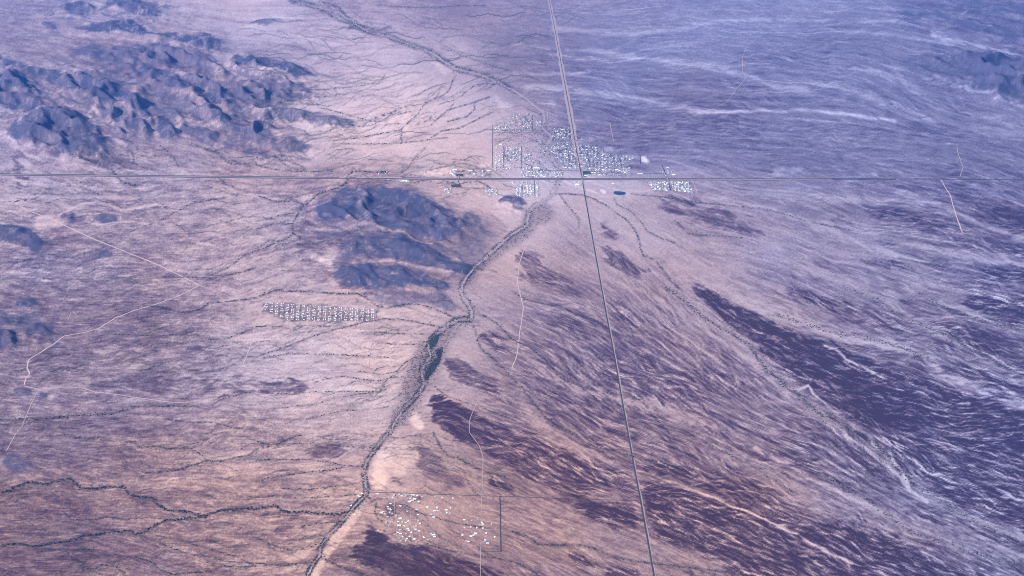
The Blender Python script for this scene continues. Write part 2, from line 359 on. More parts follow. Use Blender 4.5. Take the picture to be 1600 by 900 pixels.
# patches of cover: (darkness 0 pale sand .. 1 varnished pavement, strength, softness, outline)
PATCH = [
    # desert pavement
    (.80, .8, 5, P('1025 312 1060 312 1100 320 1150 340 1200 352 1200 375 1150 365 1100 350 1060 335 1030 322')),
    (.92, .9, 4, P('1330 322 1370 320 1430 330 1480 345 1490 357 1450 360 1400 347 1360 338')),
    (.90, .8, 3, P('1285 345 1310 343 1330 352 1370 362 1330 362 1300 355')),
    (.95, .9, 5, P('1500 318 1550 323 1680 332 1680 370 1560 357 1520 340')),
    (.85, .8, 3, P('1480 300 1510 300 1540 308 1510 311')),
    (.92, .9, 2, P('1340 405 1380 407 1430 415 1445 420 1400 420 1360 413')),
    (.85, .8, 2, P('1360 374 1390 374 1415 379 1380 382')),
    (.88, .8, 2, P('1410 405 1470 408 1500 413 1480 420 1440 412')),
    (.95, .9, 4, P('1500 420 1560 413 1680 415 1680 442 1560 442 1530 432 1490 425')),
    (.90, .8, 3, P('1475 365 1550 375 1680 388 1680 402 1540 391 1490 378')),
    (1.02, 1., 3, P('1070 452 1090 448 1100 455 1130 465 1160 480 1200 500 1240 515 1290 525 1320 540 1350 555 1390 575 1420 580 1470 600 1520 612 1600 637 1720 660 1720 700 1600 692 1560 682 1500 672 1450 672 1400 674 1360 672 1320 657 1290 632 1270 612 1240 587 1210 562 1190 542 1160 520 1140 510 1120 492 1100 475 1085 465')),
    (.90, .8, 3, P('1380 463 1420 468 1455 480 1420 482')),
    (.97, .9, 3, P('1500 468 1560 466 1680 466 1680 515 1570 507 1540 492 1510 480')),
    (.92, .9, 3, P('1425 500 1480 505 1550 520 1580 545 1620 565 1560 561 1500 532 1460 516')),
    (.80, .8, 5, P('1230 450 1280 460 1340 470 1400 495 1430 515 1420 530 1380 520 1330 505 1290 490 1260 475 1230 462')),
    (.95, .9, 2, P('1350 533 1380 538 1410 550 1437 561 1400 556 1370 548')),
    (.93, .9, 2, P('1430 568 1460 572 1500 592 1460 582')),
    (.90, .9, 4, P('1370 680 1440 672 1600 690 1700 700 1700 860 1600 835 1560 820 1500 800 1460 775 1430 755 1400 735 1380 710')),
    (.95, .9, 3, P('1440 676 1520 676 1700 692 1700 715 1560 705 1480 694')),
    (.95, .9, 2.5, P('1310 688 1350 713 1380 733 1420 765 1400 760 1360 740 1330 715')),
    (.97, .95, 3, P('1190 788 1230 800 1260 812 1300 812 1350 825 1380 845 1420 860 1440 875 1500 893 1560 930 1560 960 1150 960 1120 900 1170 870 1200 850')),
    (.97, .95, 3, P('1005 775 1010 748 1050 758 1100 778 1150 790 1200 800 1250 850 1300 880 1360 905 1250 905 1180 880 1130 870 1080 860 1040 845 1015 825')),
    (.95, .9, 3, P('1005 722 1060 728 1110 740 1160 752 1210 782 1240 805 1200 795 1130 775 1060 755 1010 744')),
    (.95, .9, 3, P('890 780 920 785 960 785 995 790 1000 818 985 825 960 820 930 810 905 797')),
    (.82, .9, 4, P('800 680 850 690 900 705 950 725 990 745 995 775 950 772 900 775 870 765 830 750 800 735')),
    (1.0, .95, 2, P('880 860 900 862 920 875 940 892 925 890 900 880')),
    (.92, .9, 3, P('940 885 980 890 1010 902 1030 940 960 930 940 900')),
    (.98, .95, 3, P('570 820 595 830 600 840 620 850 660 848 690 858 720 870 760 888 800 905 800 950 640 950 600 890 565 880 545 862 560 850 575 845')),
    (.98, .95, 2.5, P('668 625 682 613 705 625 740 642 780 660 820 690 870 715 840 720 800 728 770 718 745 702 715 692 690 672 672 650')),
    (.95, .9, 2, P('755 745 775 745 800 755 805 772 775 762')),
    (.80, .9, 3, P('695 558 720 560 750 580 780 600 805 628 770 622 730 602 705 586')),
    (.85, .9, 3, P('742 510 780 520 800 540 805 565 770 547 750 532')),
    (.75, .8, 3, P('930 345 960 355 985 375 970 380 940 365')),
    (.82, .8, 3, P('935 385 970 395 1000 410 1022 432 1000 432 960 415 940 400')),
    (.75, .8, 4, P('810 390 840 405 870 425 900 440 925 450 900 470 850 455 815 430')),
    (.85, .8, 2, P('945 428 965 440 990 455 960 450')),
    (.80, .8, 3, P('945 458 975 475 1000 500 990 512 960 495 948 480')),
    (.88, .8, 3, P('400 598 430 594 460 598 500 602 470 608 430 612 395 612')),
    (.80, .8, 3, P('110 595 160 590 210 582 240 578 270 585 280 600 300 608 260 612 220 612 170 608 130 603')),
    (.80, .8, 3, P('300 600 350 598 400 588 405 605 350 616 320 613')),
    (.78, .8, 2, P('268 562 298 545 322 547 310 556 282 563')),
    (.78, .8, 4, P('60 470 80 458 110 455 150 458 180 465 150 472 100 475')),
    (.85, .8, 2, P('460 695 500 698 540 698 552 707 510 716 480 708')),
    (.82, .8, 3, P('400 815 430 807 480 811 492 820 450 826 420 823')),
    (.80, .7, 3, P('150 690 210 695 235 715 190 725 160 710')),
    (.75, .7, 5, P('20 840 60 815 90 812 75 830 40 850')),
    (.78, .8, 3, P('20 232 35 245 45 290 25 292 22 262')),
    (.72, .7, 4, P('60 225 110 240 170 240 200 262 150 262 100 255')),
    (.72, .8, 3, P('640 828 655 850 690 860 660 860 630 850')),
    (.75, .8, 2, P('708 825 722 830 742 840 735 842 715 835')),
    (.65, .6, 8, P('1380 -20 1600 -20 1720 0 1720 50 1600 42 1500 28 1440 12')),
    (.58, .7, 8, P('0 88 60 105 130 118 200 98 300 118 400 130 490 140 480 165 380 195 300 190 250 180 200 178 120 165 60 160 0 165')),
    (.60, .8, 6, P('130 60 240 66 330 88 360 112 280 110 190 104 120 92 90 80')),
    (.62, .7, 6, P('0 160 80 165 150 195 190 235 280 240 200 262 110 250 40 240 0 215')),
    (.60, .7, 6, P('290 190 400 190 480 215 500 236 400 240 330 228 280 215')),
    (.56, .85, 6, P('500 312 540 296 640 300 700 318 790 338 806 360 770 395 735 428 715 455 690 470 600 470 540 450 515 418 470 385 460 352 475 326')),
    (.62, .7, 4, P('460 355 500 345 560 362 540 380 500 388 465 385')),
    (.70, .7, 3, P('965 228 1000 226 1040 240 1000 244 970 238')),
    (.72, .7, 3, P('975 258 1000 255 1030 262 1000 268 980 266')),
    (.72, .7, 3, P('1068 248 1100 248 1150 256 1110 262 1070 256')),
    (.68, .8, 3, P('640 700 660 702 700 725 735 760 700 765 660 745 640 720')),
    (.75, .8, 2, P('602 742 615 745 640 756 625 758 606 750')),
    (.55, .7, 6, P('0 30 30 35 48 50 30 62 8 58')),
    (.48, .6, 4, P('598 777 780 780 781 858 700 860 600 845')),
    (.55, .9, 1.2, P('618 789 650 790 660 803 640 808 618 806')),
    (.78, .9, 1.2, P('604 782 618 790 618 808 607 806')),
    (.70, .8, 1, P('648 772 660 772 661 785 650 785')),
    # pale sand
    (.40, .9, 1, P('411 472 500 477.5 591 483 588 501 575 503.5 520 503 455 501.5 444 499 431 493.5 412.5 485')),
    (.02, .9, 3, P('576 757 580 733 588 712 604 694 615 700 610 722 606 742 604 760 590 768')),
    (.10, .85, 4, P('604 694 622 690 645 698 664 712 650 722 632 727 655 736 640 742 618 742 608 730')),
    (.18, .8, 3, P('600 756 630 762 660 768 640 772 598 769')),
    (.05, .9, 2, P('643 638 656 645 664 668 650 672 640 660')),
    (.12, .9, 1.5, P('484 900 492 885 504 860 520 835 545 808 562 792 571 790 560 812 540 838 521 864 507 882 498 905')),
    (.18, .8, 2, P('430 872 460 862 485 850 492 855 480 870 450 878')),
    (.05, .9, 1.5, P('657 268 668 260 700 262 705 266 700 274 660 272')),
    (.05, .9, 2, P('475 388 490 395 510 405 525 412 515 416 500 409 480 398')),
    (.18, .8, 2, P('500 394 524 397 526 405 514 411')),
    (.15, .8, 3, P('-40 300 30 305 60 310 40 318 -40 316')),
    (.14, .75, 2, P('48 352 62 338 76 334 102 349 85 356 60 360')),
    (.08, .9, 2, P('-20 343 8 348 10 353 -20 357')),
    (.25, .8, 5, P('500 32 540 43 580 58 615 72 600 77 570 67 540 57 505 45')),
    (.12, .9, 3, P('672 93 700 100 712 113 692 117 674 106')),
    (.15, .9, 3, P('768 148 792 160 802 177 780 173')),
    (.22, .7, 6, P('410 12 440 5 478 24 450 34 420 28')),
    (.28, .5, 1.5, P('1205 265 1235 262 1260 265 1240 272 1210 275')),
    (.28, .5, 1.5, P('1338 270 1370 269 1378 275 1350 277')),
    (.25, .9, 4, P('800 782 850 783 880 786 910 806 940 822 980 832 1015 836 1040 851 1090 866 1130 882 1180 905 1020 905 1000 882 960 880 900 856 850 842 800 826')),
    (.20, .7, 5, P('680 775 770 780 780 810 740 820 690 800')),
    (.35, .7, 6, P('590 775 680 775 700 850 640 840 600 820')),
    (.28, .7, 8, P('590 485 640 485 715 505 690 515 660 530 640 560 600 560 560 530')),
    (.28, .6, 12, P('640 150 720 125 800 170 770 250 690 258 640 230')),
    (.30, .7, 6, P('610 275 700 283 800 284 805 300 760 305 680 300 610 292')),
    (.32, .8, 5, P('858 310 910 312 960 315 1010 345 1060 380 1120 420 1180 470 1120 450 1060 430 1000 390 940 350 870 330')),
    (.30, .8, 4, P('870 282 905 282 910 303 872 302')),
    (.28, .8, 4, P('915 284 1015 285 1018 300 985 312 925 308')),
    (.02, .9, 1, P('938 295 945 296 947 303 939 303')),
    (.02, .9, 1, P('1001 243 1012 244 1017 256 1004 255')),
    (.3, .7, 1, P('901 214 930 215 931 223 902 222')),
    (.3, .7, 1, P('938 230 958 230 960 240 942 240')),
    (.3, .7, 1, P('857 155 872 158 872 168 858 167')),
    (.08, .8, 1, P('752 251 767 252 767 260 752 259')),
    (.30, .7, 3, P('770 207 832 207 846 232 835 240 815 230 772 228')),
    (.15, .9, 2, P('467 306 492 306 498 316 485 320 468 318')),
    (.15, .8, 2, P('68 622 85 612 90 615 78 624')),
    (.22, .8, 3, P('650 620 680 600 700 610 690 612 668 622')),
    (.22, .7, 4, P('540 668 600 640 612 645 608 668 585 690 565 690')),
    (.25, .8, 3, P('808 555 838 565 870 590 920 612 1000 620 1060 640 1150 672 1100 668 1000 640 960 625 900 618 850 592')),
    (.22, .8, 4, P('1075 685 1130 700 1210 728 1280 755 1340 788 1420 800 1500 832 1620 872 1620 890 1500 860 1420 845 1340 815 1240 785 1170 740 1110 712')),
    (.28, .8, 3, P('790 595 812 612 850 655 905 695 975 728 965 733 900 712 850 690 812 640')),
    (.16, .9, 2, P('168 408 190 404 195 412 180 418')),
]
PATCH = PATCH[:-1]

# pale braided channels: (darkness, width, strength, line)
CHAN = [
    (.28, 5, .8, P('865 45 900 48 960 52 1000 52 1060 48 1110 35 1200 30')),
    (.32, 8, .8, P('930 85 1000 90 1050 95 1120 105 1200 130 1260 140')),
    (.35, 4, .7, P('800 70 870 76 930 80 1000 92')),
    (.28, 7, .8, P('820 135 900 140 980 152 1050 165 1090 175')),
    (.30, 4, .8, P('1090 175 1150 175 1250 172 1330 178 1400 190')),
    (.35, 10, .8, P('1300 100 1360 110 1400 120 1440 150 1480 170 1540 185 1680 215')),
    (.36, 7, .7, P('1200 118 1280 130 1340 145 1400 165 1460 190 1520 200 1620 215')),
    (.36, 4, .7, P('1210 135 1280 150 1320 156')),
    (.36, 4, .7, P('1460 120 1540 150 1600 170 1700 190')),
    (.22, 7, .8, P('1460 55 1540 75 1600 92 1700 105')),
    (.33, 3, .7, P('1200 32 1260 34 1320 35 1400 32')),
    (.33, 3, .7, P('1290 45 1330 50 1400 55 1480 70')),
    (.33, 3, .8, P('800 112 850 115 920 113')),
    (.38, 12, .8, P('1040 450 1090 485 1130 515 1165 545 1190 570 1225 600 1260 628 1300 655 1340 675 1370 695')),
    (.38, 9, .8, P('1370 695 1410 740 1450 770 1500 800 1560 825 1680 870')),
    (.27, 13, .9, P('1150 470 1200 485 1230 500 1290 520 1350 530 1400 542 1450 562 1480 590 1530 610 1600 632 1700 655')),
    (.36, 9, .8, P('1330 440 1400 480 1430 500 1480 530 1530 560 1620 608')),
    (.40, 8, .8, P('1420 440 1500 480 1560 508 1640 525')),
    (.36, 7, .8, P('1200 400 1260 420 1330 440 1400 470')),
    (.36, 7, .8, P('1250 340 1320 355 1400 375 1480 395 1560 410 1640 420')),
    (.40, 6, .8, P('1400 300 1460 318 1520 345 1580 370 1640 380')),
    (.36, 9, .7, P('1200 300 1300 312 1370 312 1440 318')),
    (.30, 6, .8, P('1100 310 1200 325 1260 345 1320 370 1400 400')),
    (.20, 4, .9, P('1380 685 1400 730 1420 762')),
    (.25, 5, .9, P('1320 680 1350 700 1390 730 1420 765 1450 785')),
    (.28, 3, .9, P('1200 580 1225 603 1245 608 1262 602 1270 615 1290 632 1310 645 1330 650')),
    (.25, 3, .9, P('1000 735 1060 755 1110 775 1170 800 1250 838 1330 880')),
    (.25, 3, .9, P('1290 540 1310 545 1320 560 1345 570 1380 590')),
    (.30, 3, .9, P('1420 745 1480 740 1540 755 1590 780 1640 790')),
    (.28, 6, .8, P('1180 700 1220 720 1290 760 1380 800')),
    (.30, 5, .8, P('960 440 1020 460 1080 500 1130 535 1180 570 1230 615')),
    (.33, 4, .8, P('1040 395 1100 425 1160 455 1210 480')),
    (.38, 9, .7, P('170 400 220 362 240 342 262 325 300 322 340 310 370 303 400 308')),
    (.36, 8, .7, P('60 608 130 600 180 590 225 565 260 552 310 535 360 520 400 508')),
    (.40, 7, .7, P('200 645 260 655 340 650 400 640')),
    (.40, 8, .7, P('120 760 160 752 230 755 300 760 360 745 400 725')),
    (.30, 4, .7, P('0 308 60 310 110 308 200 310 300 303 400 298')),
    (.25, 3, .8, P('185 330 205 326 245 320 250 325')),
    (.25, 2, .8, P('135 345 140 335 165 332 185 336 190 346 170 350 150 350 138 346')),
    (.25, 3, .8, P('90 335 120 322 150 316 180 325')),
    (.30, 4, .8, P('170 215 190 235 210 250')),
    (.28, 4, .7, P('0 210 25 205 40 185 80 170')),
    (.30, 5, .7, P('150 208 180 222 195 230')),
    (.28, 5, .7, P('470 250 520 245 600 228 680 205 740 180')),
    (.28, 4, .8, P('555 420 600 408 660 420 700 428 760 425')),
    (.25, 3, .8, P('610 362 640 372 668 388 690 398 720 410')),
    (.30, 4, .8, P('480 358 540 360 570 352 600 360')),
    (.22, 3, .8, P('800 330 805 350 790 365')),
]

# lines of shrubs and trees: (width, tree density, paint strength, line)
VEG = [
    (2.0, 1.0, .8, P('0 770 15 767 25 760 45 754 75 757 95 750 110 748 120 757 125 763 150 764 170 761 195 762 202 774 220 777 238 777 245 788 260 797 290 800 315 807 325 804 345 798 370 796 400 795 430 790 445 800 480 801 530 804 545 800')),
    (1.8, 1.0, .8, P('-20 855 0 854 30 850 50 854 80 850 110 845 130 838 160 834 185 831 205 829 212 835 225 832 245 820 255 814 290 811 320 808')),
    (1.2, .9, .6, P('220 745 230 738 250 737 275 735 300 727 325 720 345 721 370 715 392 710 400 702 430 695 445 688 470 680')),
    (1.0, .8, .5, P('325 720 310 708 295 700 270 702 240 697 215 699')),
    (.9, .7, .35, P('60 685 100 680 120 683 150 686 180 690 210 690')),
    (2.0, .9, .35, P('0 657 62 655 112 650 175 646 212 636 250 634 312 636')),
    (1.0, .8, .4, P('260 655 300 660 330 660 360 668 400 672')),
    (1.2, .8, .4, P('330 632 350 622 380 615 400 610')),
    (1.4, .9, .6, P('225 477 250 480 280 488 295 489 315 482 328 473 350 472 380 468 400 465 430 453 450 455 490 456 530 460')),
    (1.2, .8, .5, P('530 460 560 460 575 467 590 478 605 481 630 476 655 477 690 488 715 498')),
    (1.0, .8, .4, P('165 522 200 523 250 525 280 522 300 525 320 531 350 530 375 522 400 511 440 510')),
    (.8, .5, .3, P('205 498 230 495 260 490 300 486')),
    (1.0, .7, .4, P('237 465 240 478')),
    (1.1, .9, .5, P('405 555 440 545 470 532 490 525 515 517 545 510 570 503 600 498 625 499 650 503 680 510 690 512')),
    (.8, .6, .35, P('560 520 580 519 610 521 640 522 670 522')),
    (.8, .7, .4, P('590 536 620 538 655 538')),
    (1.1, .7, .35, P('410 560 450 553 520 554 560 556 620 560')),
    (.9, .7, .4, P('490 598 520 590 540 588 560 592 590 596 610 590 630 588')),
    (1.0, .7, .35, P('430 617 480 613 540 612 600 612')),
    (.9, .7, .35, P('420 640 450 636 490 632 520 622 560 616 600 612')),
    (.8, .6, .3, P('480 655 500 650 540 642 570 640 605 636')),
    (.9, .7, .35, P('560 580 600 585 620 580 635 565')),
    (1.0, .7, .3, P('400 690 420 695 470 693 510 694 560 700 585 700')),
    (1.0, .9, .5, P('400 719 440 718 480 718 510 722 540 728 565 729')),
    (1.0, .9, .45, P('400 752 420 747 450 742 480 738 510 735 540 730')),
    (.9, .7, .4, P('440 763 480 765 510 762 540 758 565 752')),
    (.8, .7, .3, P('470 823 500 818 530 815')),
    (1.0, .9, .5, P('400 840 420 850 450 860 480 858 495 850')),
    (1.2, .9, .5, P('400 880 440 884 480 880 490 875')),
    (1.0, .8, .5, P('250 850 270 857 300 867 330 870 350 877 400 880')),
    (1.0, .8, .5, P('300 850 340 862 370 870 400 885')),
    (1.2, .9, .6, P('270 898 300 895 330 893 345 885 380 885 400 886')),
    (1.2, .9, .6, P('60 862 90 858 105 862 110 870 130 880 130 888 150 888 160 882 180 885 195 895')),
    (.9, .8, .5, P('115 865 120 860 135 857 145 862')),
    (1.1, .9, .55, P('210 870 240 880 250 890 270 898')),
    (.9, .8, .5, P('100 800 110 812 130 813 150 811 165 808 200 812 230 809 250 810')),
    (1.5, 1., .6, P('470 372 458 364 457 350 465 335 470 325 480 318 495 305 510 300 525 295 540 288 543 280 546 272 552 268 570 268 590 270')),
    (1.2, .9, .5, P('458 365 450 372 440 377 420 377 400 388')),
    (1.0, .9, .4, P('455 350 430 350 400 358')),
    (1.0, .9, .4, P('460 333 440 335 420 342 400 347')),
    (1.0, .8, .4, P('475 320 462 315 430 315 410 308 400 305')),
    (1.0, .8, .5, P('250 432 300 433 330 435 350 432 380 425 400 418')),
    (1.0, .7, .4, P('330 430 355 420 380 400 400 393 430 380')),
    (1.0, .9, .5, P('400 258 430 265 460 268 490 268 520 268')),
    (1.0, .8, .4, P('395 238 430 245 450 260 465 265')),
    (1.0, .8, .4, P('430 245 460 255 475 262')),
    (1.0, .7, .45, P('250 228 265 240 275 252 280 262')),
    (1.0, .7, .45, P('205 235 210 255 230 265')),
    (2.0, .6, .55, P('110 245 150 255 175 265 190 285 210 290')),
    (1.6, .6, .5, P('300 225 340 240 360 256 400 256')),
    (1.0, .8, .3, P('200 365 220 355 250 345 300 318 350 308')),
    (1.0, .9, .5, P('520 220 560 215 590 210 625 203 640 190 655 175 665 160 690 150 700 143 705 130 712 118')),
    (.9, .7, .5, P('628 225 627 205')),
    (.9, .8, .5, P('675 195 690 180 700 172 740 160 765 152')),
    (.9, .8, .5, P('700 190 730 182 742 170 742 160')),
    (.9, .8, .5, P('675 215 690 205 720 200 740 190 770 175')),
    (.9, .8, .4, P('470 145 490 142 520 138 560 135 590 130 602 118')),
    (.9, .7, .4, P('490 165 580 190 600 190 615 180 640 175')),
    (.9, .7, .4, P('520 225 600 225 640 222 700 215')),
    (1.2, .9, .5, P('628 270 640 260 650 245 665 230')),
    (2.4, .8, .45, P('455 0 480 6 510 20 530 32 555 40 575 52 607 58 640 70 670 80')),
    (2.0, .8, .45, P('500 2 530 12 550 35 590 48 610 42')),
    (2.6, .8, .45, P('670 76 690 88 712 104 750 113 785 128 800 138')),
    (1.6, .8, .35, P('690 75 720 85 760 100 800 112')),
    (.8, .6, .5, P('580 8 610 10 650 12 690 11 720 8 760 9')),
    (1.2, .9, .5, P('870 303 890 303 910 305 925 310 950 322 965 335 980 345 995 365 1000 385 1005 400 1022 405 1035 420 1045 435 1060 450')),
    (1.0, .8, .4, P('960 310 965 320 985 330 1000 345 1010 360 1030 372 1055 380')),
    (.9, .7, .4, P('1055 345 1075 365 1100 368 1125 368 1160 372')),
    (.9, .7, .4, P('875 305 885 320 905 340 905 355')),
    (.9, .8, .35, P('985 303 1050 310 1100 318 1150 322 1200 328 1280 350 1330 360')),
    (1.2, .8, .45, P('800 455 820 468 850 475 880 480 900 492 920 497 940 505')),
    (1.1, .8, .4, P('800 530 830 545 850 558 865 580 885 595 910 605 940 612 990 620 1005 630 1020 650 1040 672 1060 690')),
    (1.5, .9, .5, P('800 590 815 605 830 625 850 650 870 665 890 674')),
    (.9, .8, .4, P('962 510 985 512 990 530')),
    (2.2, 1., .35, P('1040 450 1070 470 1090 490 1120 510 1150 525 1170 540 1180 555 1195 575 1230 605')),
    (3.0, .9, .2, P('1200 490 1240 500 1270 510 1300 520 1350 528 1400 540 1450 560')),
    (4.0, 1.1, .25, P('1195 575 1225 600 1260 628 1290 652 1330 672 1370 692')),
    (3.0, .9, .2, P('1320 450 1370 470 1420 500 1470 520 1520 545 1580 580')),
    (2.5, .9, .2, P('1430 460 1500 490 1560 508 1620 520')),
    (3.5, 1., .2, P('1370 695 1400 730 1440 765 1480 790 1520 815 1580 840 1620 860')),
    (3.0, .8, .2, P('1240 720 1290 745 1350 775 1380 800 1420 830 1480 850 1540 868 1600 885')),
    (1.2, .9, .5, P('745 490 760 495 775 505 790 520 800 530')),
    (1.8, .9, .5, P('740 510 745 530 752 545 770 560 785 575 800 590')),
    (.9, .7, .45, P('680 605 700 620 730 630 760 640 790 652')),
    (1.6, .9, .6, P('677 676 683 688 690 700 700 712 720 718 740 730 760 738 790 745')),
    (1.1, .8, .5, P('718 730 725 738 730 750 740 768 747 773')),
    (1.6, .9, .5, P('800 830 825 838 840 850 870 852 900 850 930 858 970 873 1000 878 1020 880 1060 885 1120 892 1160 898')),
    (1.2, .8, .5, P('800 877 820 885 840 898')),
    (1.2, .8, .4, P('890 675 920 695 960 705 1000 717 1020 720 1060 730')),
    (1.4, .8, .35, P('1100 690 1130 705 1170 725 1200 745 1240 770')),
    (1.8, .9, .6, P('500 868 520 880 545 890 575 902')),
    (1.1, .8, .5, P('665 850 700 860 750 868 800 877')),
    (1.0, .8, .6, P('575 776 582 784 590 778 604 780')),
    (1.1, .8, .6, P('588 786 586 800 590 810 597 815')),
    (1.0, .9, .6, P('618 788 632 789 645 796 655 801 668 806')),
    (1.0, .7, .5, P('665 803 690 812 715 818 740 822 770 826')),
    (.8, .6, .4, P('840 250 850 262 862 270')),
    (1.0, .7, .4, P('420 775 470 778 520 776 560 772')),
]
# the main wash
WASH = P('440 -12 457 0 495 11 530 20 555 37 575 50 607 57 640 70 670 80 688 92 712 107 750 117 785 132 800 140 812 147 825 157 840 168 850 177 850 190 848 200 856 208 861 215 858 222 848 230 847 235 855 242 865 253 873 263 876 276 870 290 866 300 858 308 848 315 835 322 828 330 825 338 824 346 824 353 812 359 800 366 790 375 775 388 760 402 745 415 730 432 722 445 720 455 725 468 735 480 738 490 735 499')
WASH2 = P('735 499 715 500 700 508 685 520 675 530 669 545 674 555 666 566 659 578 660 590 663 600 655 612 645 625 630 640 620 655 612 670 600 685 587 700 575 718 567 735 570 750 573 765 570 775 555 790 545 803 530 820 515 835 505 848 500 858 500 868 490 880 482 895 470 925')
BRAID = [P('735 499 720 508 708 520 700 530 688 538 680 546 672 556'), P('812 359 818 372 806 384 790 396 770 410 756 424 738 440 730 452'),
         P('848 315 860 322 866 335 852 345 838 352 826 360'), P('630 640 636 652 622 668 610 680'), P('674 555 664 548 672 536 680 530'),
         P('575 50 590 44 600 50 625 62'), P('688 92 680 84 672 74 668 68')]
BANKS = [(.45, 7, P('665 530 690 510 735 503 715 520 697 545 682 590 662 612 652 640 630 662 608 672 610 655 614 640 630 620 628 600 640 570 645 555 655 540')),
         (.35, 4, P('820 330 850 312 866 330 860 345 838 352 826 372 800 385 775 405 750 425 735 445 724 440 735 425 760 398 790 370 815 352'))]
GROVE = [P('680 548 692 543 690 555 685 570 678 582 665 597 661 588 668 575 675 565 682 557'), P('670 532 682 521 686 528 679 541 672 545')]

TOWN = ['800 178 832 178 832 206 800 206', '771 193 800 190 800 206 771 206', '864 200 892 200 896 218 864 218',
        '868 223 898 222 906 264 880 262 872 250 857 236', '902 226 932 228 950 241 975 246 975 256 950 262 945 268 925 265 908 262',
        '787 230 815 230 815 248 800 253 787 250', '815 255 850 262 850 277 815 276', '845 268 880 268 880 277 845 277', '816 240 830 242 835 252 818 253',
        '1013 284 1045 283 1046 299 1020 297', '1048 283 1076 284 1083 301 1052 298', '807 290 842 286 842 308 807 305', '700 264 770 266 770 278 702 277',
        '600 778 620 784 622 815 604 812', '620 780 660 776 656 785 640 788',
        '915 262 950 264 985 268 985 275 925 275', '703 285 720 285 721 293 705 293', '757 295 776 294 778 305 760 305', '588 268 606 268 606 272 588 272']
# ------------------------------------------------------------------ compose the cover maps
cx, cy = np.clip(GX / 100, 0, 15.999), np.clip(GY / 100, 0, 8.999)
ci, cj = np.floor(cy).astype(int), np.floor(cx).astype(int)
ta, tb = cx - cj, cy - ci
ta = ta * ta * (3 - 2 * ta); tb = tb * tb * (3 - 2 * tb)
D = (CTRL[ci, cj] * (1 - ta) + CTRL[ci, cj + 1] * ta) * (1 - tb) + (CTRL[ci + 1, cj] * (1 - ta) + CTRL[ci + 1, cj + 1] * ta) * tb
D = D + 0.07 * fbm(GX / 60, GY / 30, 4, 31) + .06 * sstep(700, 950, GX) * sstep(430, 600, GY)
rills = np.clip(1.2 - np.abs(med2) * 2.2, 0, 1)
sandn = fbm(GX / 9, GY / 6, 3, 71)
sandn2 = fbm(GX / 22, GY / 9, 4, 72)
edge = 0.45 * rill + 0.45 * rill2 + 0.3 * big
for (t, st, soft, pts) in PATCH:
    if t < .5 and pts[0][1] > 420 and pts[0][0] > 590:
        t = t * .62 + .18 + (.11 if pts[0][1] > 680 and pts[0][0] > 675 else 0) if t > .12 else t
    dark = t > .5
    s, m = poly_mask(pts, soft * (2.2 if dark else 1.6) + 1)
    if s is None:
        continue
    m = np.clip(m, 0, 1)
    e = (4 * m * (1 - m)) ** 0.5
    if dark:
        mm = sstep(0.28, 0.70, m + (0.27 * edge[s] + .30 * sandn2[s]) * e - .06 * rills[s] * e) * st * (.5 if pts[0][0] < 560 else 1)
    else:
        mm = sstep(0.12, 0.9, m + (0.12 * edge[s] + .3 * sandn[s]) * e) * st * np.clip(.82 + .4 * sandn[s], 0, 1)
    D[s] += (t - D[s]) * mm
for (t, w, st, pts) in CHAN:
    if pts[0][1] < 140 and pts[0][0] > 790:
        st *= .62
    elif pts[0][1] > 280 and pts[0][0] > 790:
        t, st = t + .07, min(1, st * 1.1)
    s, d = line_dist(pts, 2.5 * w, 0.9)
    if s is None:
        continue
    mm = np.exp(-0.5 * (d / (w * 0.55)) ** 2) * st
    mm = np.clip(mm * (1.0 + 0.45 * edge[s]), 0, 1)
    D[s] += (t - D[s]) * mm
lightr, darkr = sstep(.2, 1.5, rill), sstep(.2, 1.5, -rill)
lightr2, darkr2 = sstep(.3, 1.7, rill2), sstep(.3, 1.7, -rill2)
RA = np.interp(GX, [0, 600, 750, 950, 1600], [.085, .075, .15, .18, .18]) * np.interp(GY, [0, 270, 380, 500], [.38, .42, .75, 1])
RA = RA * (1 - .45 * sstep(700, 560, GX)) * (.14 + 1.0 * sstep(.32, .72, D)) * np.clip(1 + .5 * fbm(GX / 45, GY / 30, 2, 95), .3, 1.6)
dk = sstep(.55, .9, D)
D = D + RA * (.62 * darkr + .05 * darkr2 - .62 * lightr - .05 * lightr2 + .02)
D = D - (.13 * sstep(.0, 1.2, rill) + .06 * sstep(.2, 1.6, longs)) * dk * np.clip(.9 + .5 * fbm(GX / 40, GY / 25, 2, 98), .3, 1.4)
D = D + .062 * longs * sstep(620, 900, GX) * np.interp(GY, [0, 250, 350, 420], [.45, .5, .9, 1]) * (.15 + 1.0 * sstep(.36, .66, D))
D = D + .022 * longs * sstep(800, 560, GX)
D = D + RA * .38 * fine + .025 * fbm(GX / 13, GY / 7, 3, 96)
LF = sstep(760, 560, GX) * (1 - .5 * sstep(300, 200, GY))
D = D + LF * (.018 * big + .02 * rill2 + .028 * rill + .018 * fine + .07 * sandn2 + .06 * sandn + .02 * rng.standard_normal(D.shape)) * (.5 + sstep(.15, .5, D))
D = D - blur(TH_E, .40) * (.06 + .27 * dk) - blur(TH_E2, .4) * .10
D = D + .55 * (D - blur(D, 1.3)) + .15 * (D - blur(D, 7.0))      # sharper borders between gravel and sand
D = D + 0.03 * rng.standard_normal(D.shape)

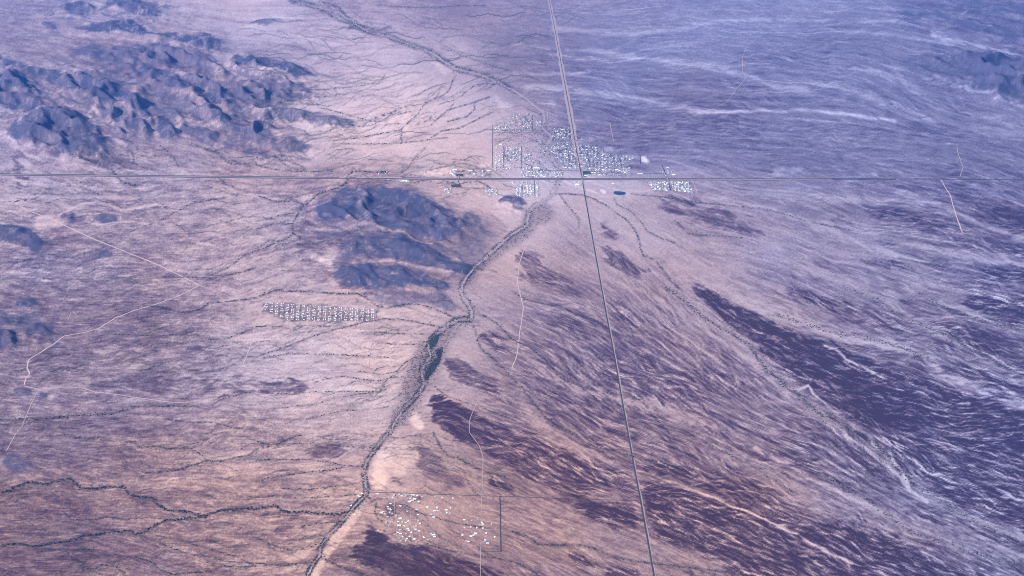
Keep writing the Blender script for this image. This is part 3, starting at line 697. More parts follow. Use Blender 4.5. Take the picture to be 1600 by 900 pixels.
ROCK = np.zeros_like(D)
HZ = np.zeros_like(D)
wx_, wy_ = X0 / 420.0, Y0 / 420.0
ridge = 1 - np.abs(fbm(wx_, wy_, 4, 51)) * 2.2
ridge = np.clip(ridge, -.6, 1)
def ridged(x, y, octs, seed):
    t, amp_, tot = 0, 1.0, 0
    for o in range(octs):
        n_ = 1 - np.abs(vnoise(x * 2.03 ** o + 13.7 * o, y * 2.03 ** o, seed + o)) * 1.6
        t = t + amp_ * np.clip(n_, 0, 1) ** 2
        tot += amp_
        amp_ *= .58
    return t / tot


qx = 60 * fbm(X0 / 500, Y0 / 700, 2, 62)
qw = .8 * fbm(X0 / 380, Y0 / 700, 4, 64)
RG = ridged((.84 * X0 + .54 * Y0 + 2 * qx) / 400 + qw, (.54 * X0 - .84 * Y0) / 800 - .6 * qw, 5, 63)
RGH = ridged((.84 * X0 + .54 * Y0 + 2 * qx) / 360 + .5 * qw, (.54 * X0 - .84 * Y0) / 700, 4, 63)
RGH = (RGH - RGH.mean()) / RGH.std()
qy = fbm(X0 / 90, Y0 / 200, 3, 68)
RF = ridged((.8 * X0 + .3 * Y0) / 120 + .9 * qy, (.5 * Y0 - .5 * X0) / 150 + .9 * fbm(X0 / 110, Y0 / 230, 3, 69), 3, 65)
RF = (RF - RF.mean()) / RF.std()
RG = (RG - RG.mean()) / RG.std()
hn = RG + .35 * RF
vein = np.clip(1.0 - np.abs(fbm(X0 / 130, Y0 / 260, 3, 67)) * 5.5, 0, 1)
for (r, hgt, soft, pts) in HILLS:
    s, m = poly_mask(pts, soft * 1.05 + .6, 1.0)
    if s is None:
        continue
    m = np.clip(m, 0, 1)
    mk = sstep(.14, .50, m + .13 * (m * (1.15 - m) * 3.5) ** .5 * hn[s] + .05 * edge[s])
    ROCK[s] = np.maximum(ROCK[s], r * mk * np.clip(1.0 + .10 * RG[s] - .45 * sstep(.5, 1.6, RF[s]), .3, 1))
    ext = max(4.0, math.sqrt((max(p[0] for p in pts) - min(p[0] for p in pts)) * (max(p[1] for p in pts) - min(p[1] for p in pts))) * .16)
    s2, m2 = poly_mask(pts, ext * .6, .6)
    HZ[s2] = HZ[s2] + 1.05 * hgt * m2 * (0.92 + 0.38 * RGH[s2])
for (r, hgt, pts) in RANGES:             # broken high ground between the hills
    s, m = poly_mask(pts, 12, 1.2)
    m = np.clip(m, 0, 1)
    ROCK[s] = np.maximum(ROCK[s], r * sstep(.30, 1.15, m * 1.6 + .5 * RG[s] - .3 * RF[s] - .70))
    HZ[s] = HZ[s] + hgt * m * np.clip(.4 + .4 * RGH[s], 0, 2)
kx = np.exp(-0.5 * (np.arange(-6, 7) / 1.6) ** 2); kx /= kx.sum()
HZ = blur(np.clip(HZ, 0, None), .7)
HP = np.pad(HZ, ((0, 0), (6, 6)), mode='edge')
HZ = sum(kx[q] * HP[:, q:q + NX] for q in range(13))
HZ = HZ * sstep(.3, 4, HZ)
hs = blur(HZ, 2.2)
gy_, gx_ = np.gradient(hs)
gy_ = gy_ * 1.6
gl = np.hypot(gx_, gy_) + 1e-6
hi, hj = np.nonzero((HZ > 14) & (gl > .8))
sel = rng.choice(len(hi), 3400)
TH_H = threads(3400, (0, 1, 0, 1), 17, .35, 305, 1, (-gx_ / gl, -gy_ / gl), (fx[hj[sel]], fy[hi[sel]]))
gul = blur(TH_H, .36)
ROCK = ROCK * (1 - .62 * gul)
hillm = sstep(2, 25, HZ)
ROCK = np.clip(ROCK * (1 + .25 * (ridge - .4)) + .06 * rng.standard_normal(ROCK.shape) * (ROCK > .1), 0, 1)

GREEN = np.zeros_like(D)
for (w, den_, st, pts) in VEG:
    s, d = line_dist(pts, 4 * w + 3, .35)
    if s is None:
        continue
    g = np.exp(-0.5 * (d / (w * .65 + .35)) ** 2) * min(1, st * 1.7) * np.clip(0.62 + 0.62 * vnoise(GX[s] / 2.6, GY[s] / 2.2, 77), 0, 1.1)
    GREEN[s] = np.maximum(GREEN[s], g)
for (t, soft, pts) in BANKS:
    s, m = poly_mask(pts, soft)
    GREEN[s] = np.maximum(GREEN[s], m * t * np.clip(.6 + .6 * vnoise(GX[s] / 3, GY[s] / 2.2, 78), 0, 1.3))
    D[s] += (.5 - D[s]) * m * .6
for pts in GROVE:
    s, m = poly_mask(pts, 1.2, .5)
    GREEN[s] = np.maximum(GREEN[s], m * .95)
for ln, w in ((WASH, 3.2), (WASH2, 4.2)):
    s, d = line_dist(ln, 14, .25)
    g = np.exp(-0.5 * ((d - w * (1 - .3 * sstep(560, 640, GY[s]))) / 1.5) ** 2) * (1 - .6 * sstep(130, 150, GY[s]) * sstep(345, 325, GY[s])) * np.clip(.55 + .6 * vnoise(GX[s] / 9, GY[s] / 6, 79), .1, 1)
    GREEN[s] = np.maximum(GREEN[s], g * (.75 if ln is WASH else .95))
GREEN = np.maximum(GREEN, 1.0 * blur(TH_W, .36) * np.clip(.65 + .6 * vnoise(GX / 3, GY / 3, 97), 0, 1.2))
GREEN = np.maximum(GREEN, .8 * blur(TH_N, .36))
for t in TOWN:
    s, m = poly_mask(P(t), 2, .4)
    GREEN[s] = np.maximum(GREEN[s], m * np.clip(.22 + .75 * vnoise(GX[s] / 2.4, GY[s] / 2.0, 88), 0, .8))
s, m = poly_mask(P('411 472 500 477.5 591 483 588 501 575 503.5 520 503 455 501.5 444 499 431 493.5 412.5 485'), 1, .2)
GREEN[s] = np.maximum(GREEN[s], m * np.clip(.3 + .3 * vnoise(GX[s] / 2.4, GY[s] / 2.0, 89), 0, .7))
D = np.clip(D, 0, 1.1)
GREEN = np.clip(GREEN, 0, 1)
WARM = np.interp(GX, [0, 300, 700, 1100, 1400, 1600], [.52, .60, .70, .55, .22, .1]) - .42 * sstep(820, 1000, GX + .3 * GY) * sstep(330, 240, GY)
WARM = WARM - .15 * sstep(330, 40, GY)  # far ground tinted cooler: distance haze painted into its base colour
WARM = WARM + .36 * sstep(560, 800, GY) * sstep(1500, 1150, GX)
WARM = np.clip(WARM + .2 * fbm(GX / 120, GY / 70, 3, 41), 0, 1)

# ------------------------------------------------------------------ materials


def mat(name, color, rough=.9, spec=.2):
    m = bpy.data.materials.new(name)
    m.use_nodes = True
    b = m.node_tree.nodes['Principled BSDF']
    b.inputs['Base Color'].default_value = (*color, 1)
    b.inputs['Roughness'].default_value = rough
    b.inputs['Specular IOR Level'].default_value = spec
    return m


def noisy(name, c1, c2, scale, rough=.9, spec=.2, detail=4):
    m = mat(name, c1, rough, spec)
    nt = m.node_tree
    geo = nt.nodes.new('ShaderNodeNewGeometry')
    nz = nt.nodes.new('ShaderNodeTexNoise')
    nz.inputs['Scale'].default_value = scale
    nz.inputs['Detail'].default_value = detail
    mx = nt.nodes.new('ShaderNodeMix'); mx.data_type = 'RGBA'
    mx.inputs[6].default_value = (*c1, 1); mx.inputs[7].default_value = (*c2, 1)
    nt.links.new(geo.outputs['Position'], nz.inputs['Vector'])
    nt.links.new(nz.outputs['Fac'], mx.inputs[0])
    nt.links.new(mx.outputs[2], nt.nodes['Principled BSDF'].inputs['Base Color'])
    return m


def ground_material():
    m = mat('desert_ground', (.3, .2, .2), .95, .1)
    nt = m.node_tree; L = nt.links
    at = nt.nodes.new('ShaderNodeAttribute'); at.attribute_name = 'cover'
    sep = nt.nodes.new('ShaderNodeSeparateColor')
    L.new(at.outputs['Color'], sep.inputs[0])
    ramp = nt.nodes.new('ShaderNodeValToRGB')
    cr = ramp.color_ramp
    stops = [(0, (.64, .45, .31)), (.25, (.40, .275, .20)), (.5, (.20, .128, .105)), (.75, (.092, .051, .051)), (1, (.038, .017, .021))]
    while len(cr.elements) < len(stops):
        cr.elements.new(.5)
    for e, (p, c) in zip(cr.elements, stops):
        e.position = p; e.color = (*c, 1)
    geo = nt.nodes.new('ShaderNodeNewGeometry')
    nz = nt.nodes.new('ShaderNodeTexNoise'); nz.inputs['Scale'].default_value = .03; nz.inputs['Detail'].default_value = 5
    L.new(geo.outputs['Position'], nz.inputs['Vector'])
    ad = nt.nodes.new('ShaderNodeMath'); ad.operation = 'MULTIPLY_ADD'
    ad.inputs[1].default_value = .22; ad.inputs[2].default_value = -.11
    L.new(nz.outputs['Fac'], ad.inputs[0])
    ad2 = nt.nodes.new('ShaderNodeMath'); ad2.operation = 'ADD'
    L.new(sep.outputs[0], ad2.inputs[0]); L.new(ad.outputs[0], ad2.inputs[1])
    L.new(ad2.outputs[0], ramp.inputs[0])

    def mixc(a, fac, col):
        x = nt.nodes.new('ShaderNodeMix'); x.data_type = 'RGBA'
        L.new(fac, x.inputs[0]); L.new(a, x.inputs[6]); x.inputs[7].default_value = (*col, 1)
        return x.outputs[2]
    # gravel hue, bluer to the east, with distance haze painted in as blue
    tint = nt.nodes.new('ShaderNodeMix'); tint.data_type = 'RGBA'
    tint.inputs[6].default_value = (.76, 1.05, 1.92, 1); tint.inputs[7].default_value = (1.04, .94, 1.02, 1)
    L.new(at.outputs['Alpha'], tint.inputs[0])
    mul = nt.nodes.new('ShaderNodeMix'); mul.data_type = 'RGBA'; mul.blend_type = 'MULTIPLY'; mul.inputs[0].default_value = 1
    L.new(ramp.outputs[0], mul.inputs[6]); L.new(tint.outputs[2], mul.inputs[7])
    c = mixc(mul.outputs[2], sep.outputs[1], (.052, .051, .094))
    c = mixc(c, sep.outputs[2], (.028, .028, .028))
    L.new(c, nt.nodes['Principled BSDF'].inputs['Base Color'])
    return m


M_GROUND = ground_material()

# ------------------------------------------------------------------ ground sheet (reaches past the frame on every side)
ex = [-900, -600, -400, -280, -200]
ex2 = [1800, 1880, 2000, 2200, 2500]
ey = [-250, -200, -150, -110, -85]
ey2 = [985, 1030, 1100, 1250, 1600, 2400]
ax = np.concatenate([ex, fx, ex2]); ay = np.concatenate([ey, fy, ey2])


def extend(a):
    return np.pad(a, ((len(ey), len(ey2)), (len(ex), len(ex2))), mode='edge')


AX, AY = np.meshgrid(ax, ay)
edgefade = np.clip(np.minimum(np.minimum(GX - fx[0], fx[-1] - GX) / 60, np.minimum(GY - fy[0], fy[-1] - GY) / 30), 0, 1)
HZ = HZ * sstep(0, 1, edgefade)
AH = extend(HZ)
VX, VY, _ = unproject(AX, AY)
VZ = AH
nyy, nxx = AX.shape
idx = np.arange(nyy * nxx, dtype=np.int32).reshape(nyy, nxx)
quads = np.stack([idx[1:, :-1], idx[1:, 1:], idx[:-1, 1:], idx[:-1, :-1]], -1).reshape(-1, 4)
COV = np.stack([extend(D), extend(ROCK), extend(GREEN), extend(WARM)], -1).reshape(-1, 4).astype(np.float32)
XYZ = np.stack([VX, VY, VZ], -1).reshape(-1, 3).astype(np.float32)


def np_mesh(name, co, faces, k, smooth=True):
    me = bpy.data.meshes.new(name)
    me.vertices.add(len(co)); me.vertices.foreach_set('co', np.asarray(co, np.float32).ravel())
    nf = len(faces)
    me.loops.add(nf * k); me.loops.foreach_set('vertex_index', np.asarray(faces, np.int32).ravel())
    me.polygons.add(nf)
    me.polygons.foreach_set('loop_start', np.arange(0, nf * k, k, dtype=np.int32))
    me.polygons.foreach_set('loop_total', np.full(nf, k, np.int32))
    if smooth:
        me.polygons.foreach_set('use_smooth', np.ones(nf, bool))
    me.update(calc_edges=True)
    return me


def add(name, me, m=None, parent=None, **props):
    o = bpy.data.objects.new(name, me)
    COL.objects.link(o)
    if m is not None and len(me.materials) == 0:
        me.materials.append(m)
    if parent is not None:
        o.parent = parent
    for k_, v_ in props.items():
        o[k_] = v_
    return o


fcell = np.zeros((nyy - 1, nxx - 1), np.int16)
oi, oj = len(ey), len(ex)
HILL_NAMES = []


def claim(pts, soft, thr, name, label):
    s_, m_ = poly_mask(pts, soft, 1.0)
    if s_ is None:
        return
    sub = fcell[oi + s_[0].start:oi + s_[0].start + m_.shape[0] - 1, oj + s_[1].start:oj + s_[1].start + m_.shape[1] - 1]
    HILL_NAMES.append((name, label))
    sub[(m_[:-1, :-1] > thr) & (sub == 0)] = len(HILL_NAMES)


claim(RANGES[0][2], 5, .35, 'mountain_range', 'rugged blue-grey mountain range at upper left')
claim(RANGES[4][2], 5, .35, 'mountain', 'dark craggy mountain just below the interstate')
claim(RANGES[6][2], 5, .35, 'mountain_range', 'blue hazy mountain range at the right edge')
claim(RANGES[3][2], 5, .35, 'ridge', 'long hazy ridge at the top right corner')
claim(RANGES[5][2], 4, .35, 'hill', 'group of dark low hills at the left edge')
for (r, hgt, soft, pts) in HILLS:
    claim(pts, soft + 2, .22, 'hill', '')
fflat = fcell.ravel()
for hid in range(len(HILL_NAMES) + 1):
    q = quads[fflat == hid]
    if len(q) == 0:
        continue
    used, inv = np.unique(q.ravel(), return_inverse=True)
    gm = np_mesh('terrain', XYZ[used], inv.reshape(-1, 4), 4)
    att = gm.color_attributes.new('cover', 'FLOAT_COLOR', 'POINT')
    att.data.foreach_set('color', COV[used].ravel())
    if hid == 0:
        add('ground', gm, M_GROUND, kind='structure', label='desert plain of pale sand and dark stony pavement')
    else:
        o = add(HILL_NAMES[hid - 1][0], gm, M_GROUND, kind='structure')
        if HILL_NAMES[hid - 1][1]:
            o['label'] = HILL_NAMES[hid - 1][1]


def ground_z(px, py):
    j = np.clip((np.asarray(px, float) - fx[0]) / STEP, 0, NX - 1.001); i = np.clip((np.asarray(py, float) - fy[0]) / STEP, 0, NY - 1.001)
    j0 = np.floor(j).astype(int); i0 = np.floor(i).astype(int); a = j - j0; b = i - i0
    return (HZ[i0, j0] * (1 - a) + HZ[i0, j0 + 1] * a) * (1 - b) + (HZ[i0 + 1, j0] * (1 - a) + HZ[i0 + 1, j0 + 1] * a) * b


def at(px, py):
    x, y, _ = unproject(px, py)
    return x, y, ground_z(px, py)


def resample(pts, step):
    pts = np.array(pts, float)
    seg = np.hypot(*np.diff(pts, axis=0).T); s = np.concatenate([[0], np.cumsum(seg)])
    n = max(2, int(s[-1] / step) + 1)
    t = np.linspace(0, s[-1], n)
    return np.interp(t, s, pts[:, 0]), np.interp(t, s, pts[:, 1])


def ribbon(pts, width_m, lift, wobble=0.0, wvar=0.0, seed=0, step=3.0, smooth=0):
    """a strip of ground following a line, width in metres"""
    px, py = resample(pts, step)
    if smooth:
        k = np.ones(smooth) / smooth
        px[smooth:-smooth] = np.convolve(px, k, 'same')[smooth:-smooth]; py[smooth:-smooth] = np.convolve(py, k, 'same')[smooth:-smooth]
    r = np.random.default_rng(seed)
    x, y, z = at(px, py)
    tx, ty = np.gradient(x), np.gradient(y)
    n = np.hypot(tx, ty) + 1e-9
    nx, ny = -ty / n, tx / n
    off = wobble * np.convolve(r.standard_normal(len(px)), np.ones(3) / 3, 'same')
    wl = width_m / 2 * (1 + wvar * np.convolve(r.standard_normal(len(px)), np.ones(3) / 3, 'same'))
    wr = width_m / 2 * (1 + wvar * np.convolve(r.standard_normal(len(px)), np.ones(3) / 3, 'same'))
    wl = np.maximum(wl, width_m * .15); wr = np.maximum(wr, width_m * .15)
    a = np.stack([x + nx * (off + wl), y + ny * (off + wl), z + lift], -1)
    b = np.stack([x + nx * (off - wr), y + ny * (off - wr), z + lift], -1)
    co = np.empty((len(px) * 2, 3)); co[0::2] = a; co[1::2] = b
    i = np.arange(len(px) - 1)
    f = np.stack([2 * i + 1, 2 * i + 3, 2 * i + 2, 2 * i], -1)
    return co, f


def ribbon_obj(name, pts, width_m, lift, m, **kw):
    props = kw.pop('props', {})
    co, f = ribbon(pts, width_m, lift, **kw)
    return add(name, np_mesh(name, co, f, 4), m, kind='structure', **props)


# ------------------------------------------------------------------ wash beds, roads, tracks, water
M_BED = noisy('wash_sand', (.32, .25, .26), (.22, .175, .19), .01)
M_ASPHALT = noisy('asphalt', (.042, .037, .038), (.062, .055, .056), .02, .95, .0)
M_SHOULDER = noisy('road_shoulder', (.33, .25, .25), (.24, .18, .19), .01)
M_TRACK = noisy('dirt_track', (.50, .37, .335), (.40, .29, .275), .01)
M_TRACK2 = noisy('faint_track', (.40, .29, .275), (.33, .24, .235), .01)
M_WATER = mat('pond_water', (.008, .022, .035), .12, .5)
ribbon_obj('dry_wash', WASH, 36, .8, M_BED, wobble=12, wvar=.7, seed=1, smooth=3, props=dict(label='pale sandy bed of the main dry wash through the town'))
ribbon_obj('dry_wash', WASH2, 12, .8, M_BED, wobble=6, wvar=.9, seed=2, smooth=3, props=dict(label='winding grey bed of the dry wash in the lower centre'))
for k, b in enumerate(BRAID):
    ribbon_obj('wash_branch', b, 10, .6, M_BED, wobble=6, wvar=.5, seed=20 + k, step=2)

HWY = P('855 -40 858 0 866 40 876 95 886 150 895 200 899 225 905 255 909.5 280 920 340 930 395 940 450 950 505 961 562 971 620 981 675 990 725 1000 777 1010 832 1022 900 1030 940')
INT = P('-130 270 0 272.5 150 274.3 300 276 400 277 500 278 600 278.6 700 279.5 800 280 909 279.7 1000 280 1100 280.3 1200 280.5 1300 280 1400 279.5 1480 280 1600 281 1730 282')
ribbon_obj('highway_verge', HWY[:8], 85, .5, M_SHOULDER, wvar=.35, seed=3)
ribbon_obj('highway_verge', [(x + 1.3, y) for x, y in HWY[7:]], 20, .5, M_SHOULDER, wvar=.4, seed=4)
ribbon_obj('highway', HWY[:8], 12, 1.2, M_ASPHALT)
ribbon_obj('highway', HWY[7:], 15, 1.2, M_ASPHALT)
ribbon_obj('interstate_verge', INT[:14], 100, .45, M_SHOULDER, wvar=.25, seed=5)


def shift(pts, dy):
    return [(x, y + dy) for x, y in pts]


ribbon_obj('interstate_carriageway', INT[14:], 24, 1.0, M_ASPHALT)
for dy in (-1.0, 1.0):
    ribbon_obj('interstate_carriageway', shift(INT[:15], dy), 30, 1.0, M_ASPHALT)

TRACKS = [(16, 0, '-60 305 0 313 25 318 45 330 75 340 100 352 150 375 200 395 250 415 300 440 312 446'),
          (7, 1, '312 446 350 460 400 485 430 497 460 505 500 515 560 545 600 560'),
          (14, 0, '312 446 280 462 245 475 210 485 180 497 155 513 130 520 100 525 85 538 60 553 45 562 42 575 47 584 40 592 38 601'),
          (9, 0, '38 603 60 608 100 606 130 606 150 613 180 616 220 622 260 628 300 630'),
          (7, 1, '57 613 45 640 35 665 22 682 10 705'),
          (8, 0, '415 475 408 487 398 510 390 545 380 570'),
          (7, 1, '587 490 583 520 578 560 576 580'),
          (12, 0, '655 298 671 301 700 304 750 312 800 325'),
          (9, 0, '826 380 818 392 812 410 808 440 815 470 818 480 812 520 808 555 800 575'),
          (6, 1, '745 630 738 645 733 660 733 675 748 695 755 715 754 740'),
          (4, 1, '754 740 752.5 800 751 860 751 910'), (5, 1, '616 772 617 800 621 846'), (5, 1, '640 773 641 800 645 846'), (5, 1, '600 812 660 812 690 810'), (5, 1, '604 828 660 828'), (5, 1, '720 828 776 828'),
          (7, 1, '1183 60 1165 75 1160 90 1160 110 1165 122 1150 140 1135 160 1110 172 1070 185 1040 195 1010 208 985 215'),
          (13, 0, '1470 281 1475 290 1485 305 1490 325 1497 345 1504 364'),
          (8, 1, '1495 225 1497 240 1505 262 1500 276'),
          (8, 1, '1340 281 1380 279.5 1440 277.5 1510 276'),
          (7, 1, '120 492 112 486 106 500'), (8, 1, '953 192 956 208 959 222'),
          (9, 1, '1082 283 1088 295 1090 303'), (7, 1, '857 160 856 176 855 186'), (8, 1, '60 600 38 605'),
          (9, 1, '965 590 990 592'), (8, 0, '425 497 415 492 400 482 380 475')]
for k, (w, faint, t) in enumerate(TRACKS):
    ribbon_obj('dirt_track', P(t), w, 1.0, M_TRACK2 if faint else M_TRACK, wobble=2.0, wvar=.3, seed=40 + k)

STREETS = [(7, '573 769 620 770 700 773 760 775 800 776 900 780 999 782.5'), (10, '781 776 782 800 782 830 783 862'), (6, '752 862 783 862'),
           (9, '770 195 769 262'), (9, '832 178 832.5 207'), (9, '815 228 815 262'), (9, '770 207 845 207'), (9, '770 262 800 261 850 265'), (9, '787 228 787 262'),
           (9, '868 235 905 236'), (9, '872 248 905 249'), (9, '888 236 890 262'), (8, '905 240 972 241'), (8, '908 257 975 258'), (9, '916 226 921 262'), (9, '932 228 940 262'),
           (9, '965 240 972 262'), (12, '968 240 1000 241 1001 256'), (16, '1034 258 1038 266 1044 282 1048 298'), (12, '715 279 717 285 721 293'), (12, '831 260 833 279'),
           (14, '840 266 908 267'), (14, '923 268 960 270 985 272 1010 271 1040 271'), (8, '815 253 835 262'), (12, '872 303 890 303 910 305'), (8, '800 250 815 240'), (8, '720 293 760 295 800 296'),
           (9, '835 283 836 309'), (9, '817 288 817 308')]
for w, t in STREETS:
    ribbon_obj('street', P(t), w, 1.1, M_ASPHALT)


def sheet(name, pts, lift, m, **props):
    x, y, z = at(np.array([p[0] for p in pts]), np.array([p[1] for p in pts]))
    me = bpy.data.meshes.new(name)
    me.from_pydata([(a, b, c + lift) for a, b, c in zip(x, y, z)], [], [list(range(len(pts)))[::-1]])
    me.update()
    return add(name, me, m, kind='structure', **props)


sheet('pond', P('958.5 300 961 298.8 970 299 977 300.2 978 302.5 975 304.6 966 304.8 960 303.5'), .9, M_WATER, label='dark pond south of the interstate')

# ------------------------------------------------------------------ buildings


def box(x0, x1, y0, y1, z0, z1):
    v = [(x0, y0, z0), (x1, y0, z0), (x1, y1, z0), (x0, y1, z0), (x0, y0, z1), (x1, y0, z1), (x1, y1, z1), (x0, y1, z1)]
    f = [(0, 1, 5, 4), (1, 2, 6, 5), (2, 3, 7, 6), (3, 0, 4, 7), (4, 5, 6, 7)]
    return v, f


def join(parts):
    v, f = [], []
    for pv, pf in parts:
        n = len(v); v += pv; f += [tuple(i + n for i in q) for q in pf]
    return v, f


def gable(x0, x1, y0, y1, z0, z1, eave=.6):
    a0, a1, b0, b1 = x0 - eave, x1 + eave, y0 - eave, y1 + eave
    ym = (b0 + b1) / 2
    v = [(a0, b0, z0), (a1, b0, z0), (a1, b1, z0), (a0, b1, z0), (a0, ym, z1), (a1, ym, z1),
         (a0, b0, z0 - .25), (a1, b0, z0 - .25), (a1, b1, z0 - .25), (a0, b1, z0 - .25)]
    f = [(0, 1, 5, 4), (2, 3, 4, 5), (0, 4, 3), (1, 2, 5), (6, 7, 1, 0), (7, 8, 2, 1), (8, 9, 3, 2), (9, 6, 0, 3), (9, 8, 7, 6)]
    return v, f


def mk(name, vf, m):
    me = bpy.data.meshes.new(name)
    me.from_pydata(vf[0], [], vf[1]); me.update()
    me.materials.append(m)
    return me


ROOFS = [('white', (.86, .86, .86)), ('pale grey', (.55, .56, .58)), ('tan', (.50, .40, .34)), ('blue grey', (.30, .36, .42))]
M_ROOF = [noisy('roof_' + n.replace(' ', '_'), c, tuple(q * .86 for q in c), .3, .5, .4) for n, c in ROOFS]
M_WALL = noisy('house_wall', (.62, .56, .52), (.5, .45, .42), .2)


def house_variant(kind):
    """(walls, roof) shapes of a desert home; x along its length"""
    if kind == 0:      # long manufactured home with a shallow roof and a carport
        return join([box(-11, 11, -4.5, 4.5, 0, 3), box(-4, -3.7, -9, -8.7, 0, 2.6), box(6, 6.3, -9, -8.7, 0, 2.6)]), \
            join([gable(-11, 11, -4.5, 4.5, 3.0, 4.3), box(-4.6, 6.9, -9.4, -5.12, 2.6, 2.8)])
    if kind == 1:      # square house with a hipped porch
        return join([box(-8, 8, -7, 7, 0, 3.2), box(8.01, 12, -4, 3, 0, 2.8)]), join([gable(-8, 8, -7, 7, 3.2, 5.4), box(8.7, 12.6, -4.6, 3.6, 2.8, 3.05)])
    if kind == 2:      # L shaped house
        return join([box(-9, 9, -4, 4, 0, 3.2), box(-9, -2, 4.01, 12, 0, 3.2)]), join([gable(-9, 9, -4, 4, 3.2, 4.9), box(-9.5, -1.5, 4.7, 12.5, 3.2, 3.5)])
    return join([box(-14, 14, -8, 8, 0, 5), box(-14.2, -9, 8.01, 11, 0, 3.4)]), join([gable(-14, 14, -8, 8, 5, 6.6), box(-14.5, -8.7, 8.7, 11.5, 3.4, 3.6)])  # shed


HV = [house_variant(k) for k in range(4)]
WALL_ME = [mk('wall', HV[k][0], M_WALL) for k in range(4)]
ROOF_ME = [[mk('roof', HV[k][1], M_ROOF[c]) for c in range(4)] for k in range(4)]
_ones = 'zeroth first second third fourth fifth sixth seventh eighth ninth tenth eleventh twelfth thirteenth fourteenth fifteenth sixteenth seventeenth eighteenth nineteenth'.split()
_card = 'zero one two three four five six seven eight nine'.split()
_tens = [('', ''), ('', ''), ('twenty', 'twentieth'), ('thirty', 'thirtieth'), ('forty', 'fortieth'), ('fifty', 'fiftieth'), ('sixty', 'sixtieth'), ('seventy', 'seventieth'), ('eighty', 'eightieth'), ('ninety', 'ninetieth')]


def ordinal(n):
    if n >= 100:
        return ('one-hundredth' if n == 100 else 'hundred-and-' + ordinal(n - 100)) if n < 200 else 'two-hundredth'
    if n < 20:
        return _ones[n]
    return _tens[n // 10][1] if n % 10 == 0 else _tens[n // 10][0] + '-' + _ones[n % 10]


ORD = [ordinal(n) for n in range(200)]


def house(px, py, kind, roof, rz, sc, label, group):
    x, y, z = at(px, py)
    e = bpy.data.objects.new('house', None)
    COL.objects.link(e)
    e.location = (float(x), float(y), float(z) + .05); e.rotation_euler = (0, 0, rz); e.scale = (sc, sc, sc)
    e['label'] = label; e['category'] = 'house'; e['group'] = group
    add('wall', WALL_ME[kind], parent=e); add('roof', ROOF_ME[kind][roof], parent=e)
    return e


# homes of the near settlement, by block
BLOCKS = [
    ('on the west bank at the wash bend', P('566 771 562 776 556 780 560 774 546 794 554 804 549 790')),
    ("along the settlement's straight top street", P('590 771.8 623.8 772.4 629.9 772.6 632.9 772.8 643.1 773.2 646.5 773.6 627.6 775 634.8 775 631.8 776.3 643.5 776.4 659.7 776 613.6 777 680.2 776 691.4 778.2 707.4 778.6 652 774.4 616 774 638 773')),
    ('around the dark yard beside the bare lot', P('610.2 786.8 608.3 795.1 610.8 796.8 614.8 790.2 598.9 799.7 595.9 801.5 608.7 800.4 601.2 803.4 606 807.8 606 792 613 802')),
    ('at the edge of the bare lot', P('625.7 790.6 636.3 798.9 625.3 810.3 619.3 805.7 651.4 796.3 653.2 804.2')),
    ("in the settlement's packed bottom cluster", P('609.9 817.8 604.2 817.4 607.2 822 622.3 815.2 628.4 815.6 634 817 638.2 814 637.4 825.8 625.3 827.4 649.5 827 653.3 814 656.3 817.8 623.7 841 633.7 845 626 834.2 638.7 828.6 623.7 821.2 635 833.7 655 830 632 822 641 820 629 838 640 838 647.5 842.5 650 822 622 832 636 842 626 845 643 832')),
    ('between the top street and bare lot', P('641.2 778.9 644.6 782.3 654.5 784.2 648 780 640 784')),
    ('in the group right of the bare lot', P('678.3 786.5 667.7 792.4 682.8 793.3 678.6 798.5 683.9 798.2 687.7 797 697.2 797 697.9 801.4 673.7 803.8 677.5 808.4 703.8 793.6 702.6 801.8')),
    ("in the small group at the settlement's bottom", P('677.5 836 662.5 840 668.7 843.7 679 838.5 674 834')),
    ('in the upper rows by the boundary road', P('725.4 812.2 737 813 746.2 812 753 816.4 754.6 819 768.2 818.8 735.6 823.6 726 824.8 744.8 824.8 754.4 825.4')),
    ('in the lowest rows by the boundary road', P('722.4 836.2 739.8 836.2 743.4 833.8 759.6 833.4 772.8 839.2 729 845.4 732.2 846.6 756.6 846.6 758.4 844 762 849 760 838 736 838')),
]
for where, pts in BLOCKS:
    pts = sorted(pts)
    n = len(pts)
    for k, (px, py) in enumerate(pts):
        kind = rnd.choice([0, 0, 0, 1, 2, 3]); roof = rnd.choice([0, 0, 0, 0, 1, 1, 2, 3])
        if (px, py) == (625.3, 810.3):
            kind, roof = 3, 0
        if k == 0:
            pos = 'leftmost'
        elif k == n - 1:
            pos = 'rightmost'
        else:
            pos = ORD[k + 1] + ' from the left'
        lab = '%s roofed home %s %s' % (ROOFS[roof][0], pos, where)
        house(px, py, kind, roof, rnd.choice([0, 0, math.pi / 2, .1, -.1]) + rnd.uniform(-.06, .06), rnd.uniform(.8, 1.1), lab, 'homes ' + where)

# ---- larger buildings along the interstate
M_DOOR = mat('dock_door', (.16, .18, .2), .6)


def hall_parts(L, Wd, H):
    w = join([box(-L / 2, L / 2, -Wd / 2, Wd / 2, 0, H), box(-L / 2 - 6, -L / 2 - .01, -Wd / 4, Wd / 4, 0, H * .6)])
    r = join([gable(-L / 2, L / 2, -Wd / 2, Wd / 2, H, H + Wd * .08, 1.0), box(-L / 2 - 7, -L / 2 - 1.1, -Wd / 4 - .5, Wd / 4 + .5, H * .6, H * .6 + .4),
              box(-L / 5, -L / 5 + 4, Wd / 6, Wd / 6 + 4, H + .2, H + Wd * .08 + 1.6)])
    d = join([box(x - 2.2, x + 2.2, -Wd / 2 - .15, -Wd / 2 + .05, 0, H * .6) for x in (-L / 4, 0, L / 4)])
    return w, r, d


